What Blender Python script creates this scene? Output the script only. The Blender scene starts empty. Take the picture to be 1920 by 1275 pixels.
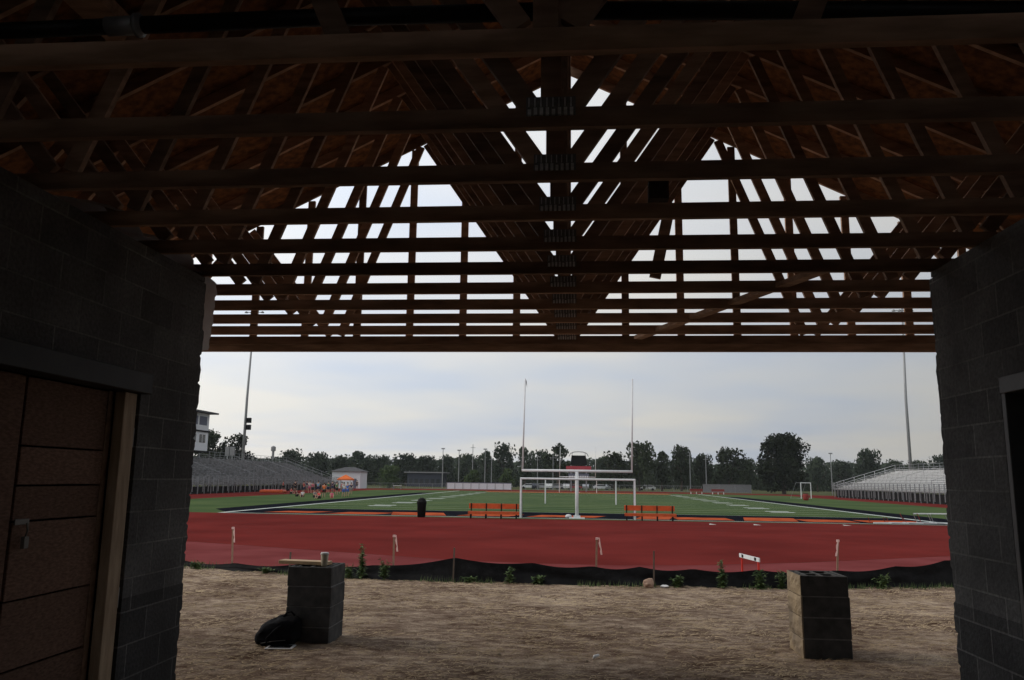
import bpy, bmesh, math, random
from mathutils import Vector, Matrix, noise
random.seed(11)
R = math.radians; PI = math.pi
S = bpy.context.scene; C = S.collection
# ---------------------------------------------------------------- camera
YAW, PIT, RHO, FPX = R(4.72), math.atan((898.3-637.5)/1500), .0135, 1500.
CAM = Vector((0, 0, 2.47))
_f = Vector((-math.sin(YAW)*math.cos(PIT), math.cos(YAW)*math.cos(PIT), math.sin(PIT)))
_r0 = Vector((math.cos(YAW), math.sin(YAW), 0)); _u0 = _r0.cross(_f)
_r = math.cos(RHO)*_r0 + math.sin(RHO)*_u0; _u = -math.sin(RHO)*_r0 + math.cos(RHO)*_u0
cd = bpy.data.cameras.new('camera'); cam = bpy.data.objects.new('camera', cd); C.objects.link(cam)
M4 = Matrix((_r, _u, -_f)).transposed().to_4x4(); M4.translation = CAM
cam.matrix_world = M4
cd.sensor_width = 36; cd.lens = 36*FPX/1920; cd.clip_start = .05; cd.clip_end = 5000
S.camera = cam
def ray(x, y): return _f + _r*((x-960)/FPX) + _u*((637.5-y)/FPX)
def at(x, y, Y):                       # where the sight line through a pixel is Y metres along the field axis
    d = ray(x, y); return CAM + d*(Y/d.y)
def atZ(x, y, z): d = ray(x, y); return CAM + d*((z-CAM.z)/d.z)
# ---------------------------------------------------------------- materials
def nodes(name):
    m = bpy.data.materials.new(name); m.use_nodes = True
    nt = m.node_tree; b = nt.nodes['Principled BSDF']; return m, nt, b
def mat(name, col, rough=.8, var=.15, scale=6, metal=0, col2=None, bump=0, bscale=None, stretch=None, rand=0, spec=.3, detail=4):
    m, nt, b = nodes(name); N, L = nt.nodes, nt.links
    b.inputs['Roughness'].default_value = rough; b.inputs['Metallic'].default_value = metal
    b.inputs['Specular IOR Level'].default_value = spec
    tc = N.new('ShaderNodeTexCoord'); mp = N.new('ShaderNodeMapping'); L.new(tc.outputs['Object'], mp.inputs[0])
    if stretch: mp.inputs['Scale'].default_value = stretch
    nz = N.new('ShaderNodeTexNoise'); nz.inputs['Scale'].default_value = scale; nz.inputs['Detail'].default_value = detail
    L.new(mp.outputs[0], nz.inputs[0])
    cr = N.new('ShaderNodeValToRGB'); L.new(nz.outputs[0], cr.inputs[0])
    c2 = col2 or tuple(min(1, c*(1+var)) for c in col)
    c1 = col if col2 else tuple(c*(1-var) for c in col)
    cr.color_ramp.elements[0].position = .35; cr.color_ramp.elements[1].position = .65
    cr.color_ramp.elements[0].color = (*c1, 1); cr.color_ramp.elements[1].color = (*c2, 1)
    out = cr.outputs[0]
    if rand:
        oi = N.new('ShaderNodeObjectInfo'); mr = N.new('ShaderNodeMapRange'); L.new(oi.outputs['Random'], mr.inputs[0])
        mr.inputs[3].default_value = 1-rand; mr.inputs[4].default_value = 1+rand
        vm = N.new('ShaderNodeVectorMath'); vm.operation = 'SCALE'; L.new(out, vm.inputs[0]); L.new(mr.outputs[0], vm.inputs['Scale'])
        out = vm.outputs[0]
    L.new(out, b.inputs['Base Color'])
    if bump:
        n2 = N.new('ShaderNodeTexNoise'); n2.inputs['Scale'].default_value = bscale or scale*4; n2.inputs['Detail'].default_value = 6
        L.new(mp.outputs[0], n2.inputs[0])
        bp = N.new('ShaderNodeBump'); bp.inputs['Distance'].default_value = bump; L.new(n2.outputs[0], bp.inputs['Height']); L.new(bp.outputs[0], b.inputs['Normal'])
    return m
M = {}
M['wood'] = mat('truss_wood', (.27, .17, .115), .8, scale=3, stretch=(1, 6, 6), col2=(.46, .30, .21), spec=.15, bump=.002, rand=.4)
M['wood_pale'] = mat('pale_lumber', (.36, .26, .17), .75, scale=4, stretch=(6, 6, 1), col2=(.5, .38, .26), bump=.002)
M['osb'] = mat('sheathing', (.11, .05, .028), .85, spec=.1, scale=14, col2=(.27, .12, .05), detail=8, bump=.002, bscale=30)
M['ply'] = mat('plywood_board', (.155, .095, .07), .9, spec=.1, scale=60, stretch=(1, .5, 1.6), col2=(.265, .165, .125), bump=.003, rand=.2, detail=8)
M['pier_wood'] = mat('tan_board', (.55, .38, .22), .7, scale=5, stretch=(1, 6, 6))
M['plate'] = mat('galvanised_plate', (.2, .2, .2), .6, var=.2, scale=60)  # dark tone painted for the shadowed slots between the teeth
M['teeth'] = mat('bright_galvanised_teeth', (.75, .76, .77), .5, var=.2, scale=40)
M['black_pipe'] = mat('black_pipe', (.012, .012, .012), .5)
M['steel'] = mat('door_steel', (.022, .021, .021), .6, var=.2, bump=.001)
M['plastic'] = mat('plastic_film', (.5, .47, .46), .35, var=.2, scale=8, bump=.01)
_nt = M['plastic'].node_tree; _tr = _nt.nodes.new('ShaderNodeBsdfTranslucent'); _tr.inputs[0].default_value = (.6, .56, .55, 1); _mx = _nt.nodes.new('ShaderNodeMixShader'); _mx.inputs[0].default_value = .5
_nt.links.new(_nt.nodes['Principled BSDF'].outputs[0], _mx.inputs[1]); _nt.links.new(_tr.outputs[0], _mx.inputs[2]); _nt.links.new(_mx.outputs[0], _nt.nodes['Material Output'].inputs[0])
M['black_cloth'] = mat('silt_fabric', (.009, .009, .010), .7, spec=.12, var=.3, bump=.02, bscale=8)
M['bag'] = mat('bag_cloth', (.010, .010, .012), .9, spec=.15, var=.3, bump=.01, bscale=20)
M['white'] = mat('white_paint', (.72, .74, .76), .45, var=.06)
M['white_plast'] = mat('white_plastic', (.7, .7, .7), .5, var=.05)
M['cup'] = mat('paper_cup', (.42, .37, .27), .6, var=.1)
M['line'] = mat('line_paint', (.55, .6, .57), .9, var=.12, scale=2)
M['orange_paint'] = mat('orange_field_paint', (.40, .085, .035), 1, var=.3, scale=1, spec=0)
M['black_paint'] = mat('black_field_paint', (.010, .011, .016), 1, var=.3, scale=1, spec=0)
M['orange'] = mat('orange_plank', (.52, .085, .018), .5, var=.12)
M['black'] = mat('black_metal', (.008, .008, .008), .7, var=.2, spec=.1)
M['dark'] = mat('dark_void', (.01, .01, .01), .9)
M['red'] = mat('red_paint', (.6, .03, .02), .5, var=.1)
M['alu'] = mat('bleacher_aluminium', (.68, .69, .70), .5, metal=.1, var=.15, scale=3)
M['alu_dk'] = mat('weathered_bleacher_aluminium', (.26, .26, .27), .6, metal=.1, var=.45, scale=1.2)
M['galv'] = mat('galvanised_steel', (.28, .29, .3), .5, metal=.4, var=.15)
M['trunk'] = mat('bark', (.06, .045, .035), .9, var=.3, bump=.03)
M['leaf'] = mat('leaves', (.02, .028, .015), .9, spec=.05, scale=.5, col2=(.045, .06, .03), rand=.25)
M['leaf_dark'] = mat('dark_leaves', (.009, .013, .007), .9, spec=.03, scale=.5, col2=(.026, .034, .018))
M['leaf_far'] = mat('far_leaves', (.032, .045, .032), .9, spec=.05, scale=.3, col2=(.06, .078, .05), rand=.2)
M['leaf_fresh'] = mat('fresh_leaves', (.04, .075, .022), .8, scale=.5, col2=(.08, .12, .04), rand=.15)
M['weed'] = mat('weed_leaves', (.06, .11, .035), .7, scale=5, col2=(.15, .2, .08))
M['straw'] = mat('straw', (.30, .22, .13), .9, scale=.9, col2=(.56, .43, .27))
M['ribbon'] = mat('pink_ribbon', (.75, .5, .47), .7, var=.05)
M['stake'] = mat('stake_wood', (.33, .2, .14), .85, scale=9)
M['post_wood'] = mat('weathered_post', (.13, .10, .08), .9, scale=9)
M['skin'] = mat('skin', (.45, .27, .2), .6, var=.05)
M['hair'] = mat('hair', (.03, .02, .015), .7)
M['roof_dk'] = mat('dark_shingles', (.07, .07, .075), .9, scale=3)
M['glass'] = mat('window_glass', (.03, .035, .04), .12, spec=.6, var=.05)
M['siding'] = mat('white_siding', (.7, .72, .76), .7, var=.05)
M['bluewall'] = mat('blue_grey_wall', (.13, .14, .19), .8)
M['dark_red'] = mat('dark_red_paint', (.22, .025, .02), .6)
M['rock'] = mat('pale_rock', (.4, .27, .2), .9, scale=12, bump=.02)
def shirt(n, c): M[n] = mat(n, c, .8, var=.08); return M[n]
for n, c in dict(red_cloth=(.6, .05, .06), pink_cloth=(.6, .12, .2), orange_cloth=(.75, .16, .03), blue_cloth=(.06, .16, .5), navy_cloth=(.02, .03, .09),
                 green_cloth=(.05, .2, .1), white_cloth=(.65, .65, .66), black_cloth2=(.015, .015, .018), light_blue_cloth=(.2, .4, .6), grey_cloth=(.25, .25, .26)).items(): shirt(n, c)
# block wall with courses: object coords in metres
def block_mat(name, c1, c2, mortar, axis='Y', base=None, zbase=0, bump=.006):
    m, nt, b = nodes(name); N, L = nt.nodes, nt.links
    b.inputs['Roughness'].default_value = .95; b.inputs['Specular IOR Level'].default_value = .15
    tc = N.new('ShaderNodeTexCoord'); sp = N.new('ShaderNodeSeparateXYZ'); L.new(tc.outputs['Object'], sp.inputs[0])
    cb = N.new('ShaderNodeCombineXYZ')
    if axis == 'BOTH':
        ad = N.new('ShaderNodeMath'); ad.operation = 'ADD'; L.new(sp.outputs['X'], ad.inputs[0]); L.new(sp.outputs['Y'], ad.inputs[1]); L.new(ad.outputs[0], cb.inputs[0])
    else: L.new(sp.outputs[axis], cb.inputs[0])
    L.new(sp.outputs['Z'], cb.inputs[1])
    br = N.new('ShaderNodeTexBrick'); L.new(cb.outputs[0], br.inputs[0])
    br.inputs['Scale'].default_value = 1; br.inputs['Brick Width'].default_value = .4064; br.inputs['Row Height'].default_value = .2032
    br.inputs['Mortar Size'].default_value = .0065; br.inputs['Mortar Smooth'].default_value = .3; br.inputs['Bias'].default_value = 0
    br.inputs['Color1'].default_value = (*c1, 1); br.inputs['Color2'].default_value = (*c2, 1); br.inputs['Mortar'].default_value = (*mortar, 1)
    col = br.outputs[0]
    if base:
        lt = N.new('ShaderNodeMath'); lt.operation = 'LESS_THAN'; L.new(sp.outputs['Z'], lt.inputs[0]); lt.inputs[1].default_value = zbase
        mx = N.new('ShaderNodeMix'); mx.data_type = 'RGBA'; mx.blend_type = 'MULTIPLY'; L.new(lt.outputs[0], mx.inputs[0]); L.new(col, mx.inputs[6]); mx.inputs[7].default_value = (*base, 1); col = mx.outputs[2]
        wn = N.new('ShaderNodeTexNoise'); wn.inputs['Scale'].default_value = 1.6; wn.inputs['Detail'].default_value = 5; L.new(tc.outputs['Object'], wn.inputs[0])
        wr = N.new('ShaderNodeMapRange'); L.new(wn.outputs[0], wr.inputs[0]); wr.inputs[1].default_value = .35; wr.inputs[2].default_value = .65; wr.inputs[3].default_value = .0; wr.inputs[4].default_value = .75
        ma = N.new('ShaderNodeMath'); ma.operation = 'MAXIMUM'; L.new(wr.outputs[0], ma.inputs[0]); L.new(lt.outputs[0], ma.inputs[1])
        mm = N.new('ShaderNodeMix'); mm.data_type = 'RGBA'; L.new(ma.outputs[0], mm.inputs[0]); mm.inputs[6].default_value = (.13, .13, .128, 1); mm.inputs[7].default_value = (*mortar, 1); L.new(mm.outputs[2], br.inputs['Mortar'])
    nz = N.new('ShaderNodeTexNoise'); nz.inputs['Scale'].default_value = 45; nz.inputs['Detail'].default_value = 6; L.new(tc.outputs['Object'], nz.inputs[0])
    n3 = N.new('ShaderNodeTexNoise'); n3.inputs['Scale'].default_value = 2.3; L.new(tc.outputs['Object'], n3.inputs[0])
    a = N.new('ShaderNodeMath'); a.operation = 'MULTIPLY'; L.new(nz.outputs[0], a.inputs[0]); L.new(n3.outputs[0], a.inputs[1])
    mr = N.new('ShaderNodeMapRange'); L.new(a.outputs[0], mr.inputs[0]); mr.inputs[1].default_value = .1; mr.inputs[2].default_value = .42; mr.inputs[3].default_value = .6; mr.inputs[4].default_value = 1.35
    sc = N.new('ShaderNodeVectorMath'); sc.operation = 'SCALE'; L.new(col, sc.inputs[0]); L.new(mr.outputs[0], sc.inputs['Scale']); L.new(sc.outputs[0], b.inputs['Base Color'])
    h = N.new('ShaderNodeMath'); h.operation = 'MULTIPLY_ADD'; L.new(br.outputs['Fac'], h.inputs[0]); h.inputs[1].default_value = -1; L.new(nz.outputs[0], h.inputs[2])
    bp = N.new('ShaderNodeBump'); bp.inputs['Distance'].default_value = bump; L.new(h.outputs[0], bp.inputs['Height']); L.new(bp.outputs[0], b.inputs['Normal'])
    return m
M['block'] = block_mat('wall_block', (.10, .10, .102), (.145, .145, .146), (.30, .30, .295), 'BOTH', (.55, .55, .56), 1.71)
M['pier'] = mat('pier_block', (.06, .06, .06), .95, spec=.1, scale=8, col2=(.1, .098, .095), bump=.006, bscale=60)
M['pier_tan'] = mat('pier_block_tan', (.2, .16, .12), .95, spec=.1, scale=3, col2=(.38, .3, .2), bump=.008, bscale=60)
M['mortar'] = mat('mortar', (.17, .168, .165), .95, scale=20)
# dirt
def dirt_mat():
    m, nt, b = nodes('dirt'); N, L = nt.nodes, nt.links
    b.inputs['Roughness'].default_value = 1; b.inputs['Specular IOR Level'].default_value = 0
    tc = N.new('ShaderNodeTexCoord')
    def nz(s, d=6, st=None):
        n = N.new('ShaderNodeTexNoise'); n.inputs['Scale'].default_value = s; n.inputs['Detail'].default_value = d; n.inputs['Roughness'].default_value = .65
        if st:
            mp = N.new('ShaderNodeMapping'); mp.inputs['Scale'].default_value = st; L.new(tc.outputs['Object'], mp.inputs[0]); L.new(mp.outputs[0], n.inputs[0])
        else: L.new(tc.outputs['Object'], n.inputs[0])
        return n
    big = nz(.8, 4); mid = nz(6, 10, (.7, 1.2, 1)); fine = nz(55, 6)
    cr = N.new('ShaderNodeValToRGB'); e = cr.color_ramp.elements
    e[0].position = .36; e[0].color = (.08, .046, .031, 1); e[1].position = .64; e[1].color = (.50, .395, .295, 1)
    k = e.new(.49); k.color = (.225, .163, .122, 1)
    mx = N.new('ShaderNodeMath'); mx.operation = 'MULTIPLY_ADD'; L.new(mid.outputs[0], mx.inputs[0]); mx.inputs[1].default_value = .6
    m2 = N.new('ShaderNodeMath'); m2.operation = 'MULTIPLY'; L.new(big.outputs[0], m2.inputs[0]); m2.inputs[1].default_value = .4; L.new(m2.outputs[0], mx.inputs[2])
    L.new(mx.outputs[0], cr.inputs[0])
    mr = N.new('ShaderNodeMapRange'); L.new(fine.outputs[0], mr.inputs[0]); mr.inputs[1].default_value = .3; mr.inputs[2].default_value = .7; mr.inputs[3].default_value = .5; mr.inputs[4].default_value = 1.4
    sc = N.new('ShaderNodeVectorMath'); sc.operation = 'SCALE'; L.new(cr.outputs[0], sc.inputs[0]); L.new(mr.outputs[0], sc.inputs['Scale']); L.new(sc.outputs[0], b.inputs['Base Color'])
    bp = N.new('ShaderNodeBump'); bp.inputs['Distance'].default_value = .06; L.new(mid.outputs[0], bp.inputs['Height'])
    bp2 = N.new('ShaderNodeBump'); bp2.inputs['Distance'].default_value = .012; L.new(fine.outputs[0], bp2.inputs['Height']); L.new(bp.outputs[0], bp2.inputs['Normal']); L.new(bp2.outputs[0], b.inputs['Normal'])
    return m
M['dirt'] = dirt_mat()
M['grass'] = mat('grass_ground', (.06, .075, .035), 1, scale=.15, col2=(.13, .13, .07), detail=8, spec=0)
M['turf'] = mat('turf', (.055, .09, .038), 1, scale=.12, col2=(.085, .12, .05), detail=8, spec=0)
M['track'] = mat('track_rubber', (.118, .021, .019), 1, scale=.22, col2=(.165, .028, .025), detail=10, spec=0)
M['apron'] = mat('faded_track_rubber', (.15, .036, .036), 1, scale=.5, col2=(.195, .052, .053), detail=8, spec=0)
# ---------------------------------------------------------------- mesh building
class MB:
    def __init__(s): s.v = []; s.f = []; s.mi = []; s.cur = 0
    def add(s, vs, fs):
        o = len(s.v); s.v += [tuple(v) for v in vs]; s.f += [tuple(o+i for i in f) for f in fs]; s.mi += [s.cur]*len(fs); return s
    def box(s, x0, x1, y0, y1, z0, z1):
        return s.add([(x0,y0,z0),(x1,y0,z0),(x1,y1,z0),(x0,y1,z0),(x0,y0,z1),(x1,y0,z1),(x1,y1,z1),(x0,y1,z1)],
                     [(0,3,2,1),(4,5,6,7),(0,1,5,4),(1,2,6,5),(2,3,7,6),(3,0,4,7)])
    def bar(s, a, b, w, h, up=(0,0,1)):          # rectangular bar a->b, w sideways, h along up
        a, b = Vector(a), Vector(b); d = (b-a).normalized(); up = Vector(up)
        sd = d.cross(up)
        if sd.length < 1e-4: sd = d.cross(Vector((0,1,0)))
        sd.normalize(); uu = sd.cross(d).normalized()
        vs = []
        for p in (a, b):
            for i, j in ((-1,-1),(1,-1),(1,1),(-1,1)): vs.append(p + sd*(i*w/2) + uu*(j*h/2))
        return s.add(vs, [(0,1,2,3),(7,6,5,4),(0,4,5,1),(1,5,6,2),(2,6,7,3),(3,7,4,0)])
    def tube(s, pts, r, n=8, cap=True):
        pts = [Vector(p) for p in pts]; rs = r if isinstance(r, (list, tuple)) else [r]*len(pts)
        vs = []; ref = Vector((.13, .2, 1)).normalized()
        for i, p in enumerate(pts):
            d = (pts[min(i+1, len(pts)-1)] - pts[max(i-1, 0)]).normalized()
            rf = ref if abs(d.dot(ref)) < .95 else Vector((1, 0, 0))
            a = d.cross(rf).normalized(); b = d.cross(a)
            for k in range(n): t = 2*PI*k/n; vs.append(p + (a*math.cos(t)+b*math.sin(t))*rs[i])
        fs = [(i*n+k, i*n+(k+1)%n, (i+1)*n+(k+1)%n, (i+1)*n+k) for i in range(len(pts)-1) for k in range(n)]
        if cap: fs += [tuple(range(n-1, -1, -1)), tuple(range((len(pts)-1)*n, len(pts)*n))]
        return s.add(vs, fs)
    def lathe(s, prof, c=(0,0,0), n=20):
        vs = [(c[0]+r*math.cos(2*PI*k/n), c[1]+r*math.sin(2*PI*k/n), c[2]+z) for r, z in prof for k in range(n)]
        fs = [(i*n+k, i*n+(k+1)%n, (i+1)*n+(k+1)%n, (i+1)*n+k) for i in range(len(prof)-1) for k in range(n)]
        fs += [tuple(range(n-1, -1, -1)), tuple(range((len(prof)-1)*n, len(prof)*n))]
        return s.add(vs, fs)
    def quad(s, a, b, c, d): return s.add([a, b, c, d], [(0,1,2,3)])
    def build(s, name, m, parent=None, loc=None, smooth=False, bevel=0):
        me = bpy.data.meshes.new(name); me.from_pydata(s.v, [], s.f); me.update()
        ms = m if isinstance(m, list) else [m]
        for q in ms: me.materials.append(q)
        if len(ms) > 1:
            for p, i in zip(me.polygons, s.mi): p.material_index = i
        if smooth:
            for p in me.polygons: p.use_smooth = True
        o = bpy.data.objects.new(name, me); C.objects.link(o)
        if loc: o.location = loc
        if parent: o.parent = parent
        if bevel:
            bm = bmesh.new(); bm.from_mesh(me); bmesh.ops.bevel(bm, geom=bm.edges[:], offset=bevel, segments=1, affect='EDGES'); bm.to_mesh(me); bm.free()
        return o
def tag(o, label=None, cat=None, group=None, kind=None):
    if label: o['label'] = label
    if cat: o['category'] = cat
    if group: o['group'] = group
    if kind: o['kind'] = kind
    return o
def empty(name, loc=(0,0,0), rz=0, label=None, cat=None, group=None):
    o = bpy.data.objects.new(name, None); C.objects.link(o); o.location = loc; o.rotation_euler = (0,0,rz); o.empty_display_size = .2
    return tag(o, label, cat, group)
def dup(o, parent=None):
    c = o.copy(); C.objects.link(c)
    if parent is not None: c.parent = parent
    for ch in [k for k in KIDS.get(o.name, [])] if False else list(o.children): dup(ch, c)
    return c
KIDS = {}
# ---------------------------------------------------------------- the ground
def gz(x, y):                                   # height of the building pad
    if y < 9: z = .77
    elif y < 15.3: z = .77 - .15*(y-9)/6.3
    else:
        yy = y
        t = min(1, (yy-15.3)/4.2); z = .62 - .70*(t*t*(3-2*t))
    return z + .02*(noise.noise(Vector((x*.5, y*.5, 0)))) + .012*noise.noise(Vector((x*2.2, y*2.2, 3))) + .016*noise.noise(Vector((x*5, y*7, 7))) + .008*noise.noise(Vector((x*12, y*15, 1)))
def fy(x): return 14.75 + .0245*x*x if abs(x) < 8 else 14.75+.0245*64+(abs(x)-8)*.3
b = MB(); b.add([(-1800,-400,-.03),(1800,-400,-.03),(1800,2600,-.03),(-1800,2600,-.03)], [(0,1,2,3)])
tag(b.build('ground', M['grass']), kind='structure')
def grid(fx, fyv, nx, ny, zf):
    vs = []; fs = []
    for j in range(ny+1):
        for i in range(nx+1):
            x, y = fx(i/nx), fyv(i/nx, j/ny); vs.append((x, y, zf(x, y)))
    for j in range(ny):
        for i in range(nx): a = j*(nx+1)+i; fs.append((a, a+1, a+nx+2, a+nx+1))
    return vs, fs
b = MB()
def dz(x, y):
    s = max(0, y - (fy(x)+.45))                 # ends at the curved edge of the pad
    base = gz(x, min(y, 15.2)); 
    return base - .26*s if s < 2.6 else base - .68 - (s-2.6)*.1
b.add(*grid(lambda u: -22+44*u, lambda u, v: -9+33*v, 520, 420, dz))
tag(b.build('dirt_ground', M['dirt'], smooth=True), kind='structure')
# track area and field sheets
b = MB()
arc = [(-60,75),(-45,52),(-30,38.5),(-22,33.5),(-14.65,29.9),(-12.1,28.8),(-8.7,27.3),(-5.6,25.9),(-3.5,25),(-1.3,24.6),(1.2,24.6),(3.5,25.1),(7,26.6),(12.9,30.1),(20,34.5),(30,41),(45,54),(58,75)]
far = [(58,160),(45,178),(20,190),(-20,190),(-45,180),(-60,160)]
b.add([(x, y, .004) for x, y in arc+far], [tuple(range(len(arc)+len(far)))])
tag(b.build('track', M['track']), kind='structure')
b = MB(); n = len(arc)
out = [(x*1.06+ (-1 if x < 0 else 0), y-(4.6+.12*abs(min(x,0))+ .0*x if x < 0 else 4.2)) for x, y in arc]
b.add([(x,y,.0) for x,y in arc]+[(x,y,.0) for x,y in out], [(i+n, i+1+n, i+1, i) for i in range(n-1)])
tag(b.build('track_apron', M['apron']), kind='structure')
# D-zone inner edge = field sheet
b = MB()
fe = [(-40, 60),(-27.5,53.1),(-17,52.0),(0,51.6),(14,52.2),(23,52.6),(30,56),(40,64),(40,160),(30,166),(-30,166),(-40,160)]
b.add([(x,y,.008) for x,y in fe], [tuple(range(len(fe)))])
tag(b.build('football_field', M['turf']), kind='structure')
W2 = 23.7; YE, YG = 53.0, 62.2; YF = YE+109.7
b = MB()
for s in (-1, 1):
    x = s*W2
    b.add([(x+s*.15,YE+.9,.012),(x+s*3.2,YE+6,.012),(x+s*3.2,YF-25,.012),(x+s*.15,YF-25,.012)] , [(0,1,2,3) if s > 0 else (3,2,1,0)])
b.quad((-W2+.1,YE+.1,.012),(W2-.1,YE+.1,.012),(W2-.1,YG-.1,.012),(-W2+.1,YG-.1,.012))
tag(b.build('black_field_paint', M['black_paint']), kind='structure')
b = MB(); x = -W2+2.2
while x < W2-3:                                  # blocky orange strokes of the end zone paint
    w = random.uniform(2.2, 4.6); sk = random.choice((-.9, 0, .9))
    ya = YE+random.uniform(.8,1.8); yb = YG-random.uniform(3.2,5.6); b.quad((x,ya,.016),(x+w,ya,.016),(x+w+sk,yb,.016),(x+sk,yb,.016)); x += w+random.choice((.6, 1.2, 2.6))
b.quad((-W2+6, YF-8, .016),(W2-6, YF-8, .016),(W2-6,YF-1.5,.016),(-W2+6,YF-1.5,.016))
tag(b.build('orange_field_paint', M['orange_paint']), kind='structure')
b = MB(); z = .02
def ln(x0, x1, y0, y1): b.quad((x0,y0,z),(x1,y0,z),(x1,y1,z),(x0,y1,z))
ln(-W2-.2, -W2+.2, YE, YF); ln(W2-.2, W2+.2, YE, YF); ln(-W2-.2, W2+.2, YE-.28, YE-.01); ln(-W2+.21, W2-.21, YF, YF+.2)
for i in range(21):
    y = YG+i*4.572
    ln(-W2+.25, W2-.25, y-.05, y+.05)
for i in range(1, 10):
    y = YG+i*9.144
    for s in (-1, 1):
        for q in (-1, 1): ln(s*17.2-1.0, s*17.2+1.0, y+q*1.0-.5, y+q*1.0+.35)
tag(b.build('field_lines', M['line']), kind='structure')
b = MB(); z = .01
for px, py in ((1334,983),(1417,984),(1585,985)):
    p = atZ(px, py, 0); b.add([(p.x-.22,p.y-.5,.009),(p.x+.22,p.y-.5,.009),(p.x,p.y+.6,.009)], [(0,1,2)])
tag(b.build('track_markings', M['line']), kind='structure')
# ---------------------------------------------------------------- the building
ZC = 3.94; CX = -.11; XL, XR, YW = -2.80, 2.475, 5.70
bl = empty('open_pavilion', (0,0,0), 0, 'unfinished dark block pavilion with exposed wooden roof trusses over its open passage', 'building')
def wallseg(b, x0, x1, y0, y1, z0, z1): b.box(x0, x1, y0, y1, z0, z1)
GB = .5
def passage_wall(xi, xo, d0, d1, zd, sgn):
    b = MB(); lo, hi = min(xi, xo), max(xi, xo)
    b.box(lo, hi, -6.5, d0, GB, ZC-.04); b.box(lo, hi, d1, YW-.12, GB, ZC-.04); b.box(lo, hi, d0, d1, zd, ZC-.04)
    # split-face end: displaced grid wrapped round the corner
    ny, h = 0, .2032
    random.seed(int(abs(xi)*100)); vs = []; fs = []
    cols = [(xi, YW-.12)] + [(xi, YW-.12+.12*t) for t in (.33,.66,1)] + [(xi+(xo-xi)*t, YW) for t in (.15,.5,.85,1)] + [(xo, YW-.12)]
    z0 = GB; rows = []
    while z0 < ZC-.05:
        pr_ = random.uniform(-.012, .02)
        for t in (0, .08, .3, .5, .7, .92):
            zz = z0+t*h
            if zz > ZC-.045: break
            rows.append((zz, pr_+random.uniform(-.009,.009) if .05 < t < .99 else -.012))
        z0 += h
    rows.append((ZC-.045, 0))
    for zz, p in rows:
        for k, (x, y) in enumerate(cols):
            w = 0 if k in (0, len(cols)-1) else 1
            pp = p+random.uniform(-.005,.005)
            vs.append((x - (sgn*0), y + w*pp*(1 if k >= 2 else .4), zz))
    nc = len(cols)
    for j in range(len(rows)-1):
        for k in range(nc-1): a = j*nc+k; f_ = (a, a+1, a+nc+1, a+nc); fs.append(f_ if sgn > 0 else f_[::-1])
    fs.append(tuple(range((len(rows)-1)*nc, len(rows)*nc)))
    b.add(vs, fs)
    return b.build('block_wall', M['block'], bl)
w = passage_wall(XL, XL-.3, 2.95, 4.93, 3.10, 1); w['label'] = 'dark block wall with a boarded doorway'
w = passage_wall(XR, XR+.3, 3.80, 4.89, 3.10, -1); w['label'] = 'dark block wall with an open doorway'
b = MB(); b.box(-6.4, XL-.302, YW-.30, YW-.02, GB, ZC-.04); b.box(-6.4,-6.1,-6.5,YW-.302,GB,ZC-.04); b.box(-6.098,XL-.302,-6.5,-6.2,GB,ZC-.04)
b.build('block_wall', M['block'], bl)
b = MB(); b.box(XR+.302, 6.2, YW-.30, YW-.02, GB, ZC-.04); b.box(5.9,6.2,-6.5,YW-.302,GB,ZC-.04); b.box(XR+.302,5.898,-6.5,-6.2,GB,ZC-.04)
b.build('block_wall', M['block'], bl)
b = MB(); b.box(XL+.002, -1.6, -6.5, -6.25, GB, ZC-.04); b.box(1.3, XR-.002, -6.5, -6.25, GB, ZC-.04); b.box(-1.6, 1.3, -6.5, -6.25, 3.1, ZC-.04); b.build('block_wall', M['block'], bl)  # unseen rear wall added to keep the passage dark; opening lets some light in
b = MB(); b.box(XL-.30, XL-.0, -6.5, YW-.03, ZC-.038, ZC-.002); b.box(XR+.0, XR+.30, -6.5, YW-.03, ZC-.038, ZC-.002)
b.box(-6.4,-6.1,-6.5,YW-.03,ZC-.038,ZC-.002); b.box(5.9,6.2,-6.5,YW-.03,ZC-.038,ZC-.002)
b.build('bond_beam_cap', M['block'], bl)
# left boarded door
dr = MB()
dr.box(XL-.12, XL-.03, 4.875, 4.928, .7, 3.10-.002); dr.box(XL-.12, XL-.03, 2.952, 3.0, .7, 3.098)
dr.box(XL-.125, XL-.025, 2.952, 4.928, 2.985, 3.098)
fr = dr.build('door_frame', M['steel'], bl, bevel=.004)
b = MB(); b.box(XL-.06, XL+.075, 3.0, 4.93, 2.975, 3.105); b.build('door_lintel', M['steel'], bl, bevel=.005)
b = MB(); b.box(XL-.055, XL+.01, 4.735, 4.872, .72, 2.972); b.build('door_stud', M['wood_pale'], bl, bevel=.004)['label'] = 'pale upright stud beside the boarding'
b = MB(); b.box(XL-.13, XL-.062, 4.68, 4.73, .72, 2.972); b.build('door_stud', M['wood'], bl)
seams = [2.972]
for px, py in ((130,841),(125,910),(118,973),(103,1112),(95,1235)):
    d = ray(px, py); q = CAM + d*((XL-.05)/d.x); seams.append(q.z)
seams.append(.75)
for i in range(len(seams)-1):
    b = MB(); b.box(XL-.088, XL-.068+.004*(i%2), 3.955, 4.725, seams[i+1]+.006, seams[i]-.004)
    b.build('door_board', M['ply'], bl, bevel=.003)
b = MB(); b.box(XL-.084, XL-.062, 3.0, 3.93, .75, 2.97); b.build('door_board', M['ply'], bl, bevel=.003)
q = Vector((XL-.045, 3.99, 2.165))
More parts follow.
